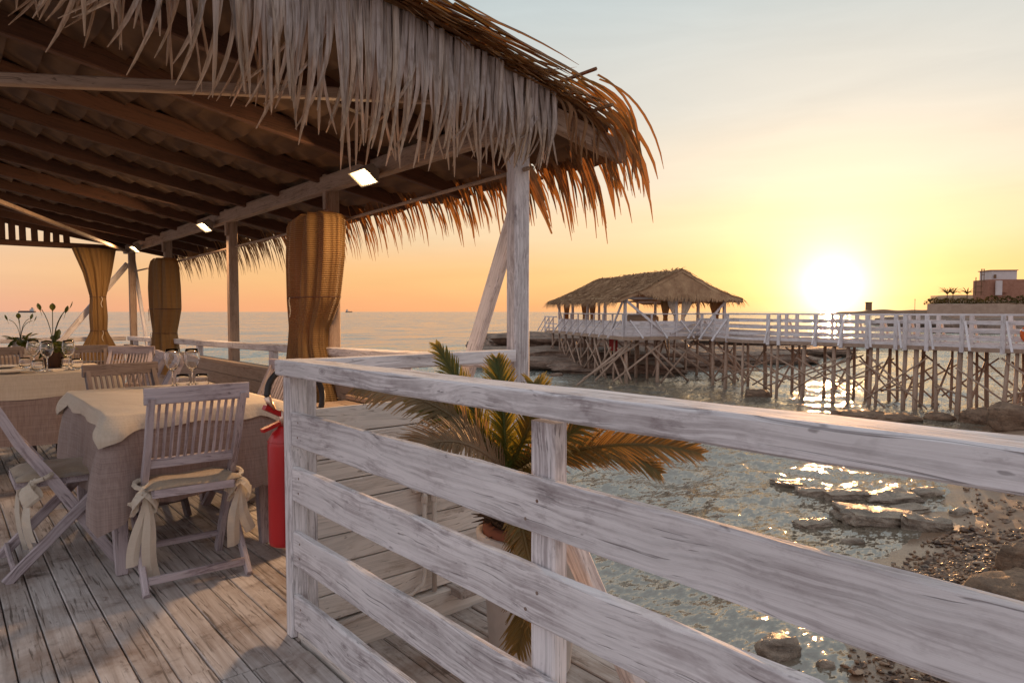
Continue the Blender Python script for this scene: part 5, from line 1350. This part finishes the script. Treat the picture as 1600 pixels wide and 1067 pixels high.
    p = at_dir(1534.5, D1-1); MB().tube([(p.x, p.y, z_of(440)), (p.x, p.y, z_of(421))], .10, 6).build('upright', M['hill'], s)
    for py, a, b in ((457, 1521, 1533), (448, 1521, 1533), (440, 1521, 1535), (422, 1530, 1535), (430, 1530, 1535)):
        p, q = at_dir(a, D1-1.2), at_dir(b, D1-1.2); p.z = q.z = z_of(py); MB().tube([p, q], .10, 6).build('ledger', M['hill'], s)
    t = thing('mast', at_dir(1428, 400), 'thin mast on the far cape left of the headland wall', 'mast')
    p = at_dir(1428, 400); MB().tube([(p.x, p.y, 0), (p.x, p.y, CAM_H+20*400/1050)], .14, 5).build('mast_pole', M['hill'], t); MB().tube([(p.x-.8, p.y, CAM_H+18*400/1050), (p.x+.8, p.y, CAM_H+18*400/1050)], .1, 5).build('crossarm', M['hill'], t)
    # ships
    def ship(px, d, L_, lab, flip=1, end_on=False):
        c = at_dir(px, d); t = thing('cargo_ship', (c.x, c.y, SEA), lab, 'ship', 'cargo ships on the horizon', -YAW+(R(70) if end_on else 0)); m = WM[t.name]
        def B(nm, x0, x1, y, z0, z1, mat, taper=0):
            a = MB(); vs = [V((x0, -y, z0)), V((x1, -y, z0)), V((x1, y, z0)), V((x0, y, z0)), V((x0-taper*.3, -y, z1)), V((x1+taper, -y*(.6 if taper else 1), z1)), V((x1+taper, y*(.6 if taper else 1), z1)), V((x0-taper*.3, y, z1))]
            a.add([m @ v for v in vs], [(3, 2, 1, 0), (4, 5, 6, 7), (0, 1, 5, 4), (1, 2, 6, 5), (2, 3, 7, 6), (3, 0, 4, 7)]); a.build(nm, mat, t)
        f = flip
        def X(a, b): return (min(a*f, b*f)*L_, max(a*f, b*f)*L_)
        B('hull', *X(-.5, .45), .07*L_, -2, .085*L_+0, M['ship_hull'], .05*L_ if f > 0 else 0); B('bridge', *X(-.46, -.22), .06*L_, .085*L_, .20*L_, M['ship_white']); B('wheelhouse', *X(-.44, -.30), .05*L_, .20*L_, .25*L_, M['ship_white']); B('funnel', *X(-.36, -.30), .02*L_, .25*L_, .30*L_, M['ship_hull']); B('foremast', *X(.40, .41), .005*L_, .085*L_, .16*L_, M['ship_hull']); B('hatch', *X(-.15, .35), .05*L_, .085*L_, .10*L_, M['ship_hull'])
    ship(43, 2200, 56, 'long low cargo ship on the horizon at far left', -1); ship(546, 2600, 40, 'small cargo ship on the horizon right of the reed curtain', 1, True)
build_far()
